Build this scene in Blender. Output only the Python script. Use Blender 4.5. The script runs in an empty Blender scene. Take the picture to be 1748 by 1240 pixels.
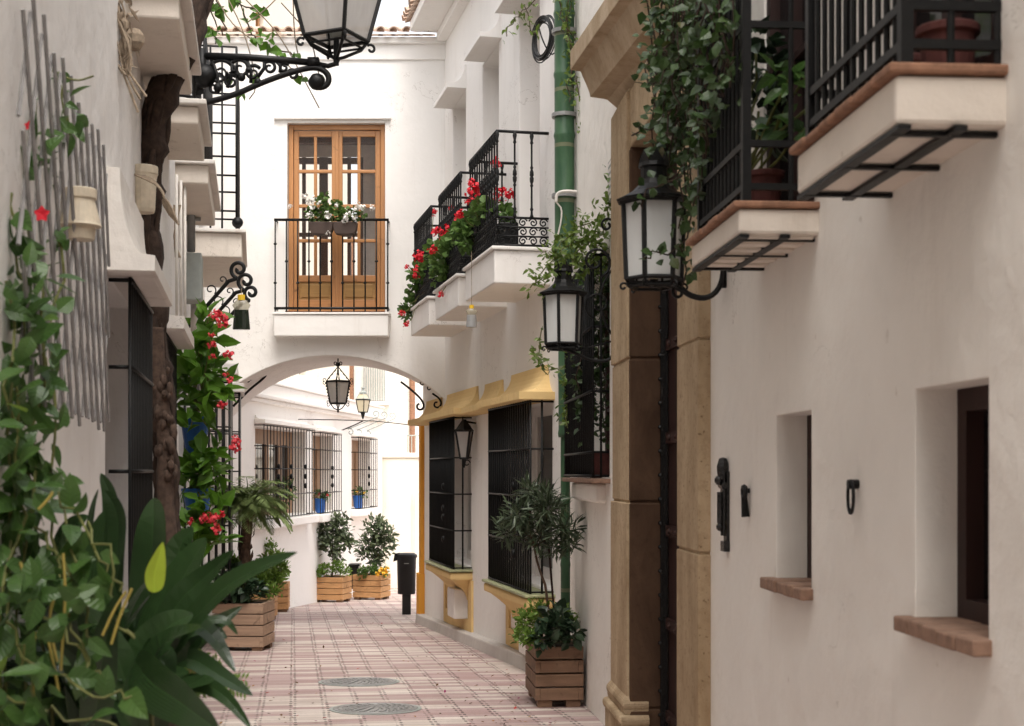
import bpy, math, random
from mathutils import Vector, Matrix
R = math.radians
rnd = random.Random(7)
scene = bpy.context.scene
COL = scene.collection
F = 2428.0          # focal length in pixels of the 1748 px wide photograph
def P(px, py, Y):   # the point seen at a pixel, at depth Y metres in front of the camera
    return Vector(((px - 874) / F * Y, Y, (805 - py) / F * Y))
def gz(y):          # the street falls gently away from the camera
    return -1.254 - 0.04 * y
V = Vector

# ------------------------------------------------------------------ mesh builder
class MB:
    def __init__(s):
        s.v = []; s.f = []; s.lv = {}
    def add(s, vs, fs):
        b = len(s.v); s.v += [tuple(v) for v in vs]
        s.f += [tuple(b + i for i in f) for f in fs]
    def quad(s, a, b, c, d): s.add([a, b, c, d], [(0, 1, 2, 3)])
    def hexa(s, p):     # p: 4 bottom then 4 top, both in the same turning order
        s.add(p, [(3, 2, 1, 0), (4, 5, 6, 7), (0, 1, 5, 4), (1, 2, 6, 5), (2, 3, 7, 6), (3, 0, 4, 7)])
    def box(s, c, size, rz=0.0, tilt=None):
        m = Matrix.Rotation(rz, 3, 'Z')
        if tilt is not None: m = m @ tilt
        h = V(size) / 2
        pts = [m @ V((x * h.x, y * h.y, z * h.z)) + V(c) for z in (-1, 1) for x, y in ((-1, -1), (1, -1), (1, 1), (-1, 1))]
        s.hexa(pts)
    def tube(s, pts, r, n=7, cap=True, flat=None):
        pts = [V(p) for p in pts]
        k = len(pts)
        rs = r if isinstance(r, (list, tuple)) else [r] * k
        prev = None; rings = []
        for i, p in enumerate(pts):
            t = (pts[min(i + 1, k - 1)] - pts[max(i - 1, 0)])
            if t.length < 1e-9: t = V((0, 0, 1))
            t.normalize()
            if prev is None:
                a = V((0, 0, 1)) if abs(t.z) < .9 else V((1, 0, 0))
                u = t.cross(a).normalized()
            else:
                u = prev - t * prev.dot(t)
                if u.length < 1e-6: u = t.orthogonal()
                u.normalize()
            prev = u; w = t.cross(u)
            rings.append([p + (u * math.cos(2 * math.pi * j / n) + w * math.sin(2 * math.pi * j / n)) * rs[i] for j in range(n)])
        b = len(s.v)
        for ring in rings: s.v += [tuple(q) for q in ring]
        for i in range(k - 1):
            for j in range(n):
                s.f.append((b + i * n + j, b + i * n + (j + 1) % n, b + (i + 1) * n + (j + 1) % n, b + (i + 1) * n + j))
        if cap:
            s.f.append(tuple(b + j for j in range(n))[::-1]); s.f.append(tuple(b + (k - 1) * n + j for j in range(n)))
    def lathe(s, c, prof, n=16, axis=None, sx=1, sy=1, rot=0):
        c = V(c); b = len(s.v); k = len(prof)
        m = axis if axis is not None else Matrix.Identity(3)
        for r_, z_ in prof:
            for j in range(n):
                a = 2 * math.pi * j / n + rot
                s.v.append(tuple(c + m @ V((r_ * math.cos(a) * sx, r_ * math.sin(a) * sy, z_))))
        for i in range(k - 1):
            for j in range(n):
                s.f.append((b + i * n + j, b + i * n + (j + 1) % n, b + (i + 1) * n + (j + 1) % n, b + (i + 1) * n + j))
        if prof[0][0] > 1e-5: s.f.append(tuple(b + j for j in range(n))[::-1])
        if prof[-1][0] > 1e-5: s.f.append(tuple(b + (k - 1) * n + j for j in range(n)))
    def ball(s, c, r, n=8, sz=1.0):
        k = max(4, n // 2 + 1)
        s.lathe(c, [(max(1e-6, r * math.sin(math.pi * i / k)), -r * sz * math.cos(math.pi * i / k)) for i in range(k + 1)], n)
    def prism(s, poly, d):  # polygon of 3D points pushed along vector d
        n = len(poly); a = [V(p) for p in poly]; b = [p + V(d) for p in a]
        s.add(a + b, [tuple(range(n))[::-1], tuple(range(n, 2 * n))] + [(i, (i + 1) % n, n + (i + 1) % n, n + i) for i in range(n)])
    def build(s, name, mat, parent=None, smooth=False, bevel=0, seg=2, weld=False, sm_angle=None):
        me = bpy.data.meshes.new(name)
        me.from_pydata(s.v, [], s.f); me.validate(); me.update()
        if s.lv:
            at = me.attributes.new('leaf', 'FLOAT2', 'POINT'); d = [0.0] * (2 * len(s.v))
            for i, (a_, b_) in s.lv.items(): d[2 * i] = a_; d[2 * i + 1] = b_
            at.data.foreach_set('vector', d)
        if weld or bevel:
            import bmesh
            bm = bmesh.new(); bm.from_mesh(me)
            if weld: bmesh.ops.remove_doubles(bm, verts=bm.verts, dist=2e-4)
            bmesh.ops.recalc_face_normals(bm, faces=bm.faces)
            bm.to_mesh(me); bm.free()
        o = bpy.data.objects.new(name, me); COL.objects.link(o)
        me.materials.append(mat)
        if parent is not None: put(o, parent)
        if smooth: me.polygons.foreach_set('use_smooth', [True] * len(me.polygons))
        if bevel:
            md = o.modifiers.new('bevel', 'BEVEL'); md.width = bevel; md.segments = seg; md.limit_method = 'ANGLE'; md.angle_limit = R(35)
        return o

def put(o, parent):
    o.parent = parent
    # geometry is written in world space; keep it there
    o.matrix_parent_inverse = Matrix.Translation(-world_loc(parent))
def world_loc(o):
    l = V(o.location)
    if o.parent is not None: l = l + world_loc(o.parent) + o.matrix_parent_inverse.translation
    return l

def tag(o, label, cat, group=None, kind=None):
    o['label'] = label; o['category'] = cat
    if group: o['group'] = group
    if kind: o['kind'] = kind
    return o
def thing(name, label, cat, loc, group=None, kind=None):
    o = bpy.data.objects.new(name, None); COL.objects.link(o); o.location = loc; o.empty_display_size = .1
    return tag(o, label, cat, group, kind)
def copy_tree(o, parent=None):
    c = o.copy(); COL.objects.link(c)
    if parent is not None:
        c.parent = parent; c.matrix_parent_inverse = o.matrix_parent_inverse.copy()
    for ch in [q for q in bpy.data.objects if q.parent == o]: copy_tree(ch, c)
    return c

# ------------------------------------------------------------------ wall frames  (X = a + b*Y)
class Wall:
    def __init__(s, a, b, side):
        s.a, s.b = a, b; n = math.hypot(1, b)
        s.d = V((b / n, 1 / n, 0)); s.n = V((side / n, -side * b / n, 0)); s.k = n
        s.ang = math.atan2(s.d.y, s.d.x)
    def __call__(s, Y, out=0.0, z=0.0):
        return V((s.a + s.b * Y, Y, z)) + s.n * out
    def box(s, mb, Y0, Y1, o0, o1, z0, z1):
        mb.hexa([s(Y0, o0, z0), s(Y1, o0, z0), s(Y1, o1, z0), s(Y0, o1, z0), s(Y0, o0, z1), s(Y1, o0, z1), s(Y1, o1, z1), s(Y0, o1, z1)])
WN = Wall(1.223, -.07, -1)     # near right house
WF = Wall(2.99, -.22, -1)      # far right house
WL = Wall(-.60, -.181, 1)      # left house
WB = Wall(-5.955, .11, 1)      # low house beyond the arch

def wall_sheet(mb, W, Y0, Y1, z0, z1, holes, base=None, thick=3.0, step=.8):
    """front face with real openings (Ya,Yb,za,zb,depth) and their reveals; a solid block behind"""
    ys = sorted(set([Y0, Y1] + [h[0] for h in holes] + [h[1] for h in holes]))
    zs = sorted(set([z0, z1] + [h[2] for h in holes] + [h[3] for h in holes]))
    def zz(y, z): return (gz(y) - .15) if (base and z == z0) else z
    for i in range(len(ys) - 1):
        for j in range(len(zs) - 1):
            cy = (ys[i] + ys[i + 1]) / 2; cz = (zs[j] + zs[j + 1]) / 2
            if any(h[0] < cy < h[1] and h[2] < cz < h[3] for h in holes): continue
            mb.quad(W(ys[i], 0, zz(ys[i], zs[j])), W(ys[i + 1], 0, zz(ys[i + 1], zs[j])), W(ys[i + 1], 0, zs[j + 1]), W(ys[i], 0, zs[j + 1]))
    for (a, b, c, d, dep) in holes:
        yl = [y for y in ys if a <= y <= b]; zl = [z for z in zs if c <= z <= d]
        for i in range(len(yl) - 1):
            for z in (c, d):
                zA, zB = (zz(yl[i], z), zz(yl[i + 1], z))
                mb.quad(W(yl[i], 0, zA), W(yl[i + 1], 0, zB), W(yl[i + 1], -dep, zB), W(yl[i], -dep, zA))
        for j in range(len(zl) - 1):
            for y in (a, b):
                mb.quad(W(y, 0, zz(y, zl[j])), W(y, 0, zl[j + 1]), W(y, -dep, zl[j + 1]), W(y, -dep, zz(y, zl[j])))
        mb.quad(W(a, -dep, zz(a, c)), W(b, -dep, zz(b, c)), W(b, -dep, d), W(a, -dep, d))
    zg = min(gz(Y0), gz(Y1)) - .3
    for y in (Y0, Y1): mb.quad(W(y, 0, zg), W(y, -thick, zg), W(y, -thick, z1), W(y, 0, z1))
    mb.quad(W(Y0, -thick, zg), W(Y1, -thick, zg), W(Y1, -thick, z1), W(Y0, -thick, z1))
    mb.quad(W(Y0, 0, z1), W(Y1, 0, z1), W(Y1, -thick, z1), W(Y0, -thick, z1))

# ------------------------------------------------------------------ node helpers
class NT:
    def __init__(s, name):
        s.m = bpy.data.materials.new(name); s.m.use_nodes = True
        s.t = s.m.node_tree; s.t.nodes.clear()
        s.out = s.n('ShaderNodeOutputMaterial')
    def n(s, typ, **kw):
        nd = s.t.nodes.new(typ)
        for k, v in kw.items(): setattr(nd, k, v)
        return nd
    def link(s, a, b): s.t.links.new(a, b)
    def set(s, inp, val):
        if hasattr(val, 'is_linked') or isinstance(val, bpy.types.NodeSocket): s.link(val, inp)
        else:
            if isinstance(val, (tuple, list)) and len(val) == 3 and inp.type == 'RGBA': val = (*val, 1)
            inp.default_value = val
    def math(s, op, a, b=0.0, c=None, clamp=False):
        nd = s.n('ShaderNodeMath', operation=op, use_clamp=clamp)
        s.set(nd.inputs[0], a); s.set(nd.inputs[1], b)
        if c is not None: s.set(nd.inputs[2], c)
        return nd.outputs[0]
    def mix(s, fac, a, b, mode='MIX'):
        nd = s.n('ShaderNodeMix', data_type='RGBA', blend_type=mode)
        s.set(nd.inputs[0], fac); s.set(nd.inputs[6], a); s.set(nd.inputs[7], b)
        return nd.outputs[2]
    def pos(s, scale=(1, 1, 1), rot=(0, 0, 0)):
        g = s.n('ShaderNodeNewGeometry'); mp = s.n('ShaderNodeMapping')
        mp.inputs['Scale'].default_value = scale; mp.inputs['Rotation'].default_value = rot
        s.link(g.outputs['Position'], mp.inputs['Vector']); return mp.outputs[0]
    def obj(s, scale=(1, 1, 1), rot=(0, 0, 0)):
        g = s.n('ShaderNodeTexCoord'); mp = s.n('ShaderNodeMapping')
        mp.inputs['Scale'].default_value = scale; mp.inputs['Rotation'].default_value = rot
        s.link(g.outputs['Object'], mp.inputs['Vector']); return mp.outputs[0]
    def noise(s, vec, scale, detail=4, rough=.55, dist=0):
        nd = s.n('ShaderNodeTexNoise'); nd.inputs['Scale'].default_value = scale; nd.inputs['Detail'].default_value = detail
        nd.inputs['Roughness'].default_value = rough; nd.inputs['Distortion'].default_value = dist
        s.link(vec, nd.inputs['Vector']); return nd.outputs['Fac']
    def ramp(s, fac, lo, hi):
        nd = s.n('ShaderNodeMapRange'); s.set(nd.inputs[0], fac); nd.inputs[1].default_value = lo; nd.inputs[2].default_value = hi
        nd.clamp = True; return nd.outputs[0]
    def island(s): return s.n('ShaderNodeNewGeometry').outputs['Random Per Island']
    def bump(s, h, strength=.3, dist=.01, normal=None):
        nd = s.n('ShaderNodeBump'); nd.inputs['Strength'].default_value = strength; nd.inputs['Distance'].default_value = dist
        s.link(h, nd.inputs['Height'])
        if normal is not None: s.link(normal, nd.inputs['Normal'])
        return nd.outputs[0]
    def bsdf(s, color, rough=.6, metal=0, normal=None, spec=.5, **kw):
        b = s.n('ShaderNodeBsdfPrincipled')
        s.set(b.inputs['Base Color'], color); s.set(b.inputs['Roughness'], rough); b.inputs['Metallic'].default_value = metal
        b.inputs['Specular IOR Level'].default_value = spec
        for k, v in kw.items(): b.inputs[k].default_value = v
        if normal is not None: s.link(normal, b.inputs['Normal'])
        return b.outputs[0]
    def done(s, sh): s.link(sh, s.out.inputs['Surface']); return s.m

def lin(c): return tuple(((x / 255) / 12.92 if x / 255 <= .04045 else ((x / 255 + .055) / 1.055) ** 2.4) for x in c)
def sc(c, k): return tuple(x * k for x in c)

def plaster(name, col, stain=.12, dirt=(.45, .38, .3), bump=.35, dirt_amt=.25):
    t = NT(name); p = t.pos()
    big = t.noise(p, .9, 5, .6); mid = t.noise(p, 6, 5, .6); fine = t.noise(p, 60, 4, .65)
    c = t.mix(t.ramp(big, .35, .75), sc(col, 1 - stain * .4), sc(col, 1 + stain * .25))
    c = t.mix(t.math('MULTIPLY', t.ramp(mid, .55, .8), stain), c, sc(col, .72))
    streak = t.noise(t.pos((3.5, 3.5, .35)), 1.6, 6, .7)
    c = t.mix(t.math('MULTIPLY', t.ramp(streak, .56, .85), dirt_amt), c, tuple(a * b for a, b in zip(col, dirt)))
    cr = t.math('ABSOLUTE', t.math('SUBTRACT', t.noise(p, 1.7, 8, .6, .3), .5))
    crack = t.math('MULTIPLY', t.math('LESS_THAN', cr, .0016), t.ramp(t.noise(p, .8, 2), .52, .6))
    c = t.mix(t.math('MULTIPLY', crack, .55), c, tuple(a * b * .6 for a, b in zip(col, dirt)))
    spot = t.ramp(t.noise(p, 14, 3, .5), .73, .78)
    c = t.mix(t.math('MULTIPLY', spot, stain * 2.2), c, tuple(a * b for a, b in zip(col, dirt)))
    h = t.math('ADD', t.math('MULTIPLY', t.noise(p, 3.2, 3, .5), 1.2), t.math('ADD', t.math('MULTIPLY', mid, .35), t.math('MULTIPLY', fine, .07)))
    return t.done(t.bsdf(c, .88, normal=t.bump(h, bump, .03), spec=.2))
def paint(name, col, rough=.6, var=.15, bump=.1, metal=0, scale=14, spec=.4):
    t = NT(name); p = t.pos(); n1 = t.noise(p, scale, 5, .6); n2 = t.noise(p, scale * 6, 3, .6)
    c = t.mix(t.ramp(n1, .3, .75), sc(col, 1 - var), sc(col, 1 + var))
    return t.done(t.bsdf(c, rough, metal, t.bump(t.math('ADD', n1, t.math('MULTIPLY', n2, .3)), bump, .006), spec))
def wood(name, col, rough=.65, axis='x', var=.35, dark=.45, grain=1.0, spec=.3):
    t = NT(name)
    s = {'x': (1.2, 22, 22), 'y': (22, 1.2, 22), 'z': (22, 22, 1.2)}[axis]
    isl = t.island()
    p = t.obj(s)
    ad = t.n('ShaderNodeVectorMath', operation='ADD'); t.link(p, ad.inputs[0])
    cb = t.n('ShaderNodeCombineXYZ'); 
    for i in range(3): t.link(t.math('MULTIPLY', isl, 37.0 + 11 * i), cb.inputs[i])
    t.link(cb.outputs[0], ad.inputs[1]); p = ad.outputs[0]
    g = t.noise(p, 1.0, 6, .7, .4); k = t.noise(t.obj((5, 5, 5)), 1.3, 3, .6, 1.2)
    c = t.mix(t.math('MULTIPLY', t.ramp(g, .35, .75), grain), sc(col, 1.12), sc(col, dark))
    c = t.mix(t.ramp(k, .62, .75), c, sc(col, dark * .7))
    c = t.mix(t.math('MULTIPLY', isl, var), c, sc(col, .62))
    return t.done(t.bsdf(c, rough, 0, t.bump(g, .25, .004), spec))
def leafmat(name, col, col2=None, rough=.42, trans=.3, rare=None, rare_at=.93, spec=.5, veins=0):
    t = NT(name); isl = t.island(); p = t.pos()
    col2 = col2 or sc(col, 1.7)
    c = t.mix(t.math('POWER', isl, 1.5), col, col2)
    c = t.mix(t.math('MULTIPLY', t.ramp(t.noise(p, 35, 3), .45, .75), .35), c, sc(col, .62))
    if rare: c = t.mix(t.ramp(isl, rare_at, rare_at + .03), c, rare)
    nrm = None
    if veins:
        at = t.n('ShaderNodeAttribute', attribute_name='leaf'); sx = t.n('ShaderNodeSeparateXYZ'); t.link(at.outputs['Vector'], sx.inputs[0])
        ax = t.math('ABSOLUTE', sx.outputs[0])
        if veins == 1: wv = t.math('SINE', t.math('MULTIPLY', ax, 46.0))                      # veins run along the blade
        else: wv = t.math('SINE', t.math('ADD', t.math('MULTIPLY', sx.outputs[1], 44.0), t.math('MULTIPLY', ax, -9.0)))
        c = t.mix(t.math('MULTIPLY', t.ramp(wv, .3, 1.0), .34 if veins == 1 else .16), c, sc(col2, 1.3))
        c = t.mix(t.math('MULTIPLY', t.ramp(ax, .07, .0), .55), c, sc(col2, 1.5))
        nrm = t.bump(wv, .25, .002)
    g = t.n('ShaderNodeNewGeometry')
    c2 = t.mix(g.outputs['Backfacing'], c, t.mix(.4, c, sc(col2, 1.25)))
    b = t.bsdf(c2, rough, spec=spec, normal=nrm)
    tr = t.n('ShaderNodeBsdfTranslucent'); t.link(t.mix(.5, c, sc(col2, 1.3)), tr.inputs['Color'])
    mx = t.n('ShaderNodeMixShader'); mx.inputs[0].default_value = trans
    t.link(b, mx.inputs[1]); t.link(tr.outputs[0], mx.inputs[2])
    return t.done(mx.outputs[0])
def glassmat(name, tint=(.9, .92, .9), amt=.5, base=(.5, .5, .48), rough=.12, streak=0.0):
    t = NT(name)
    n1 = t.noise(t.pos((1, 1, .25)), 18, 4, .6)
    b = t.bsdf(t.mix(t.math('MULTIPLY', n1, .6), base, sc(base, .6)), rough, spec=.6, normal=t.bump(n1, .12, .01))
    tr = t.n('ShaderNodeBsdfTransparent'); tr.inputs[0].default_value = (*tint, 1)
    mx = t.n('ShaderNodeMixShader'); mx.inputs[0].default_value = amt
    t.link(b, mx.inputs[1]); t.link(tr.outputs[0], mx.inputs[2])
    return t.done(mx.outputs[0])

M = {}
M['plaster_near'] = plaster('plaster_near', (.875, .84, .78), .14, bump=.6, dirt_amt=.2)
M['plaster_far'] = plaster('plaster_far', (.83, .80, .765), .1, bump=.35, dirt_amt=.2)
M['plaster_bridge'] = plaster('plaster_bridge', (.85, .825, .79), .1, bump=.35, dirt_amt=.25)
M['plaster_left'] = plaster('plaster_left', (.82, .80, .775), .2, bump=.5, dirt_amt=.3)
M['plaster_hood'] = plaster('plaster_hood', (.76, .72, .67), .28, bump=.6, dirt_amt=.7)
M['plaster_slab'] = plaster('plaster_slab', (.74, .67, .59), .28, bump=.55, dirt_amt=.55)
M['plaster_cream'] = plaster('plaster_cream', (.82, .77, .66), .1, bump=.2)
M['plaster_back'] = plaster('plaster_back', (.84, .81, .77), .05, bump=.2, dirt_amt=.08)
M['yellow'] = plaster('yellow_paint', (.74, .53, .245), .25, (.6, .45, .35), .3, .4)
M['orange'] = plaster('orange_paint', (.72, .33, .05), .15, (.6, .45, .35), .25)
M['kerb'] = plaster('grey_plinth', (.56, .52, .48), .3, (.5, .45, .4), .6, .5)
M['iron'] = paint('black_iron', (.004, .004, .004), .5, .4, .3, 0, 60, .3)
M['iron_bar'] = paint('iron_bar', (.0035, .0035, .0035), .5, .3, .2, 0, 60, .25)
M['iron_gloss'] = paint('painted_bar', (.014, .014, .014), .3, .3, .2, .2, 60, .6)
M['iron_polish'] = paint('polished_iron', (.05, .05, .05), .25, .5, .5, .9, 90)
M['terracotta'] = paint('terracotta', (.27, .14, .085), .85, .3, .4, 0, 25)
M['terracotta_old'] = paint('terracotta_tile_roof', (.56, .42, .33), .9, .35, .5, 0, 18)
M['brick_sill'] = paint('brick_sill', (.27, .165, .115), .9, .3, .6, 0, 30)
M['pot_dark'] = paint('dark_red_pot', (.10, .030, .025), .8, .3, .3, 0, 18)
M['blue'] = paint('blue_glaze', (.03, .13, .44), .35, .15, .1)
M['ceramic'] = paint('pale_ceramic', (.60, .52, .40), .55, .15, .2, 0, 20)
M['greymetal'] = paint('grey_metal', (.30, .30, .295), .45, .1, .1, .3)
M['boxgrey'] = paint('grey_cabinet', (.33, .36, .34), .5, .08, .1)
M['whitebox'] = paint('white_box', (.74, .70, .66), .6, .05, .1)
M['trellis'] = paint('trellis_slat', (.27, .26, .255), .7, .2, .3, 0, 30)
M['twine'] = paint('dry_twigs', (.30, .235, .17), .9, .35, .4, 0, 40)
M['black'] = paint('black_plastic', (.010, .010, .010), .4, .2, .1)
M['pipe'] = paint('white_pipe', (.66, .62, .57), .6, .1, .1)
M['yellow_cap'] = paint('yellow_cap', (.75, .48, .03), .4, .05, .05)
M['soil'] = paint('soil', (.03, .02, .014), .95, .4, .8, 0, 40)
M['greentile'] = paint('green_sill', (.33, .34, .19), .5, .3, .2)
M['red'] = leafmat('red_petal', (.55, .008, .018), (.72, .02, .04), .6, .25)
M['coral'] = leafmat('coral_petal', (.62, .03, .05), (.75, .08, .10), .6, .25)
M['white_petal'] = leafmat('white_petal', (.75, .72, .68), (.85, .83, .80), .6, .25)
M['yellow_petal'] = leafmat('yellow_petal', (.75, .42, .02), (.8, .5, .05), .6, .25)
M['leaf_vine'] = leafmat('leaf_vine', (.020, .056, .016), (.075, .150, .034), .30, .35, (.24, .30, .03), .975, veins=2)
M['leaf_ivy'] = leafmat('leaf_ivy', (.012, .030, .009), (.045, .085, .020), .38, .22, (.10, .06, .025), .965, veins=2)
M['leaf_jasmine'] = leafmat('leaf_jasmine', (.045, .09, .016), (.15, .22, .035), .45, .35)
M['leaf_geranium'] = leafmat('leaf_geranium', (.05, .11, .022), (.11, .19, .04), .6, .3)
M['leaf_olive'] = leafmat('leaf_olive', (.028, .045, .022), (.09, .12, .065), .42, .2)
M['leaf_dark'] = leafmat('leaf_dark', (.012, .026, .013), (.032, .06, .028), .35, .15)
M['leaf_bright'] = leafmat('leaf_bright', (.08, .16, .02), (.17, .27, .045), .5, .35)
M['leaf_camellia'] = leafmat('leaf_camellia', (.040, .062, .030), (.13, .165, .085), .33, .2)
M['leaf_palm'] = leafmat('leaf_palm', (.10, .155, .05), (.22, .28, .10), .5, .3)
M['leaf_clero'] = leafmat('leaf_clerodendrum', (.05, .13, .012), (.11, .24, .022), .45, .4)
M['leaf_new'] = leafmat('leaf_new', (.40, .52, .04), (.44, .56, .06), .4, .45, veins=1)
M['stem'] = paint('green_stem', (.12, .13, .035), .6, .3, .2)
M['stem_yellow'] = paint('yellow_stem', (.34, .27, .06), .6, .2, .2)
M['bark'] = paint('bark', (.10, .06, .04), .95, .5, 1.0, 0, 30)
M['bark_dark'] = paint('dark_bark', (.045, .028, .02), .95, .5, 1.0, 0, 26)
M['bark_light'] = paint('vine_bark', (.085, .055, .04), .95, .5, 1.0, 0, 26)
M['wood_door'] = wood('varnished_wood_upright', (.44, .205, .075), .45, 'z', .15, .7, .8, .5)
M['wood_rail'] = wood('varnished_wood_rail', (.44, .205, .075), .45, 'x', .15, .7, .8, .5)
M['wood_panel'] = wood('varnished_wood_panel', (.36, .20, .065), .5, 'x', .2, .6, .9, .4)
M['planter'] = wood('planter_boards', (.40, .27, .185), .75, 'x', .45, .5, .9)
M['planter_dark'] = wood('planter_boards_dark', (.25, .15, .095), .75, 'x', .5, .45, .9)
M['planter_far'] = wood('planter_boards_pale', (.52, .285, .125), .75, 'x', .35, .6, .8)
M['wood_brown'] = wood('brown_window_wood', (.15, .07, .035), .6, 'z', .3, .6, .8)
M['wood_dark'] = wood('dark_door_wood', (.035, .014, .011), .6, 'z', .3, .5, .8)
M['shutter'] = wood('window_shutter', (.33, .21, .13), .65, 'z', .3, .6, .6)
M['glass_dark'] = paint('dark_glass', (.012, .012, .013), .06, .2, .02, 0, 6, .6)
M['glass'] = glassmat('door_glass', (.97, .97, .97), .86, (.25, .24, .23), .05)
M['glass_lamp'] = glassmat('lantern_glass', (.88, .90, .89), .14, (.78, .80, .79), .12)
M['glass_warm'] = glassmat('lantern_glass_warm', (.9, .85, .7), .15, (.78, .70, .50), .3)
M['glass_mauve'] = glassmat('lantern_glass_grey', (.85, .84, .83), .25, (.60, .57, .54), .2)
M['liquid'] = paint('dark_liquid', (.012, .018, .010), .15, .2, .02)
M['plastic_clear'] = glassmat('clear_plastic', (.9, .9, .85), .55, (.55, .50, .38), .2)
M['room'] = paint('room_wall', (.82, .77, .72), .9, .1, .05)

def stone():
    t = NT('sandstone'); p = t.pos((1, 1, .45))
    a = t.noise(p, 3, 6, .65, .4); b = t.noise(t.pos(), 22, 5, .7); w = t.noise(t.pos((1, 1, .12)), 18, 5, .7, .8)
    c = t.mix(t.ramp(a, .3, .72), (.33, .235, .14), (.57, .445, .295))
    c = t.mix(t.math('MULTIPLY', t.ramp(b, .5, .8), .6), c, (.2, .12, .06)); pit = t.ramp(t.noise(t.pos(), 55, 3, .5), .64, .70); c = t.mix(t.math('MULTIPLY', pit, .6), c, (.12, .07, .035))
    c = t.mix(t.math('MULTIPLY', t.ramp(w, .58, .75), .5), c, (.55, .42, .27))
    h = t.math('ADD', a, t.math('ADD', t.math('MULTIPLY', b, .5), t.math('MULTIPLY', w, .5)))
    return t.done(t.bsdf(c, .92, normal=t.bump(h, .7, .012), spec=.15))
M['stone'] = stone()
def stone_dark():
    t = NT('dark_jamb_stone'); p = t.pos((1, 1, .4)); a = t.noise(p, 5, 6, .65, .4); b = t.noise(t.pos(), 24, 5, .7)
    c = t.mix(t.ramp(a, .3, .75), (.055, .031, .019), (.115, .068, .042))
    c = t.mix(t.math('MULTIPLY', t.ramp(b, .55, .8), .5), c, (.03, .017, .011))
    return t.done(t.bsdf(c, .9, normal=t.bump(t.math('ADD', a, t.math('MULTIPLY', b, .5)), .6, .01), spec=.15))
M['stone_dark'] = stone_dark()
def stone_grey():
    t = NT('weathered_cornice_stone'); p = t.pos((1, 1, .45))
    a = t.noise(p, 4, 6, .65, .4); b = t.noise(t.pos(), 26, 5, .7)
    c = t.mix(t.ramp(a, .3, .72), (.37, .27, .17), (.58, .47, .34))
    c = t.mix(t.math('MULTIPLY', t.ramp(b, .5, .8), .5), c, (.27, .18, .11))
    return t.done(t.bsdf(c, .92, normal=t.bump(t.math('ADD', a, t.math('MULTIPLY', b, .6)), .7, .012), spec=.15))
M['stone_grey'] = stone_grey()
def bamboo():
    t = NT('green_bamboo_pipe'); g = t.n('ShaderNodeNewGeometry'); sx = t.n('ShaderNodeSeparateXYZ'); t.link(g.outputs['Position'], sx.inputs[0])
    a = t.noise(t.pos((1, 1, .3)), 16, 5, .6)
    c = t.mix(t.ramp(a, .35, .7), (.028, .082, .038), (.058, .13, .06))
    fz = t.math('FRACT', t.math('DIVIDE', t.math('ADD', sx.outputs[2], 4.0), .415))
    band = t.math('LESS_THAN', t.math('ABSOLUTE', t.math('SUBTRACT', fz, .5)), .035)
    c = t.mix(t.math('MULTIPLY', band, .75), c, (.20, .20, .12))
    return t.done(t.bsdf(c, .4, normal=t.bump(a, .15, .004)))
M['bamboo'] = bamboo()

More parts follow.
